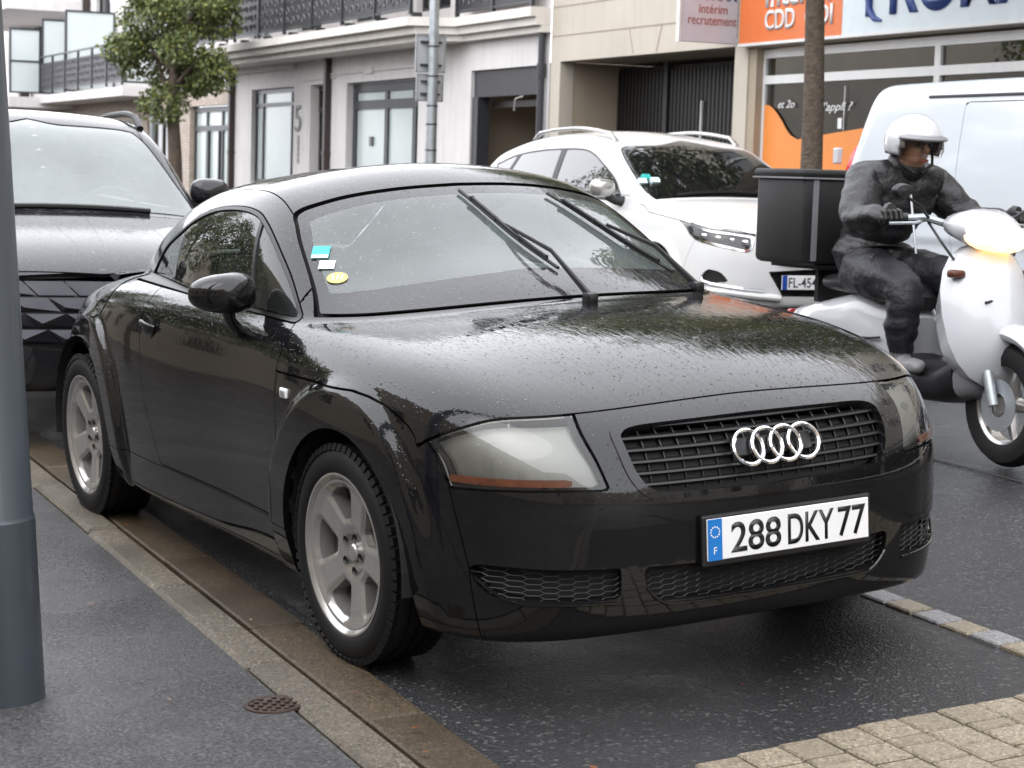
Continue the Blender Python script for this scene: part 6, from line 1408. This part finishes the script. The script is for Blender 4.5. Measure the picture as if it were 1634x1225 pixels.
put('body', me2, rd)
mb = MB(); mb.lathe([(.075, -.03), (.088, .0), (.085, .04), (.075, .055), (.066, .04)], 22); mb.build('collar', M_['jacket'], rd, Matrix.Translation((-.205, 0, 1.235)) @ Matrix.Rotation(.5, 4, 'Y'), smooth=True)
mb = MB(); mb.tube([(-.165 + .02 * k, 0, 1.20 - .085 * k) for k in range(5)], .006, 5); mb.build('zip', M_['sign_back'], rd)
for sg in (-1, 1):      # gloved hands: palm, four fingers of different lengths curled round the grip, thumb below
    mb = MB(); g0 = Vector((.185, sg * .345, 1.022)); ax = Vector((-.06, sg * .105, -.009)).normalized()
    mb.tube([(.135, sg * .325, 1.037), (.165, sg * .335, 1.05), (.19, sg * .34, 1.052)], [.030, .040, .034], 10, True, .8)
    for k, L in enumerate((.92, 1.0, .95, .8)):
        b0 = g0 + ax * ((k - 1.5) * .021); fw_ = Vector((1, 0, 0)); P = [b0 + Vector((.0, 0, .032)), b0 + Vector((.026 * L, 0, .026)), b0 + Vector((.034 * L, 0, .0)), b0 + Vector((.018 * L, 0, -.024 * L)), b0 + Vector((-.002, 0, -.028 * L))]; mb.tube(P, [.0105, .0105, .0098, .009, .007], 7)
    b0 = g0 - ax * .045; mb.tube([b0 + Vector((-.03, 0, .012)), b0 + Vector((-.012, 0, -.016)), b0 + Vector((.012, 0, -.026)), b0 + Vector((.026, 0, -.02))], [.013, .012, .010, .008], 7)
    mb.build('glove', M_['glove'], rd, smooth=True)
hm = thing('helmet', None, None); hm.parent = rd; hm.matrix_local = Matrix.Translation((-.143, 0, 1.350)) @ Matrix.Rotation(.10, 4, 'Y')
bm = bmesh.new(); bmesh.ops.create_uvsphere(bm, u_segments=36, v_segments=24, radius=1)
for v in bm.verts: v.co = (v.co.x * .148, v.co.y * .125, v.co.z * .135 + (.0 if v.co.z > 0 else .0))
bmesh.ops.delete(bm, geom=[v for v in bm.verts if v.co.z < -.055 - .0 * v.co.x and True or (v.co.x > .045 and -.2 < v.co.z < .018 and abs(v.co.y) < .105)], context='VERTS')
rr_ = bmesh.ops.solidify(bm, geom=list(bm.faces), thickness=.018)
me = bpy.data.meshes.new('helmet_shell'); bm.to_mesh(me); bm.free(); me.materials.append(M_['sc_white']); me.polygons.foreach_set('use_smooth', np.ones(len(me.polygons), bool)); put('helmet_shell', me, hm)
mb = MB(); mb.tube([(.12 * math.cos(a) + .02, .125 * math.sin(a), .03) for a in np.linspace(-1.25, 1.25, 14)], [.010] * 14, 8, True, 1.4); mb.build('helmet_peak', M_['sc_grey'], hm, smooth=True)
mb = MB(); V = []; F_ = []
for i, a in enumerate(np.linspace(-1.2, 1.2, 16)):
    for zz, rr2 in ((.02, .146), (-.02, .149), (-.05, .140)): V.append((rr2 * math.cos(a) * 1.0, rr2 * .86 * math.sin(a), zz))
for i in range(15):
    for k in range(2): F_.append((i * 3 + k, i * 3 + k + 1, i * 3 + 4 + k, i * 3 + 3 + k))
mb.add(V, F_); mb.build('visor', glass('clear visor', (.75, .72, .68), .7, .0, False), hm, smooth=True)
mb = MB()
for sg in (-1, 1): mb.tube([(.0, sg * .105, -.03), (.03, sg * .09, -.09), (.05, sg * .02, -.125)], .007, 6)
mb.build('chin_strap', M_['sc_dark'], hm)
# face: nose, brows, eyes, mouth
fc = MB(); fc.tube([(-.055, 0, 1.34), (-.043, 0, 1.315), (-.051, 0, 1.303)], [.010, .015, .010], 8); fc.build('nose', M_['skin'], rd, smooth=True)
fc = MB(); fc.tube([(-.063, -.022, 1.275), (-.058, 0, 1.273), (-.063, .022, 1.275)], .006, 6); fc.build('mouth', M_['plum'], rd, smooth=True)
fc = MB()
for sg in (-1, 1): fc.lathe([(0, .010), (.008, .006), (.011, 0)], 10, (-.067, sg * .03, 1.342), 'X')
fc.build('eyes', M_['black_print'], rd, smooth=True)
mb = MB(); mb.tube([(-.20, -.17, 1.085), (-.175, 0, 1.09), (-.20, .17, 1.085)], .006, 4); mb.build('jacket_band', M_['sign_back'], rd)
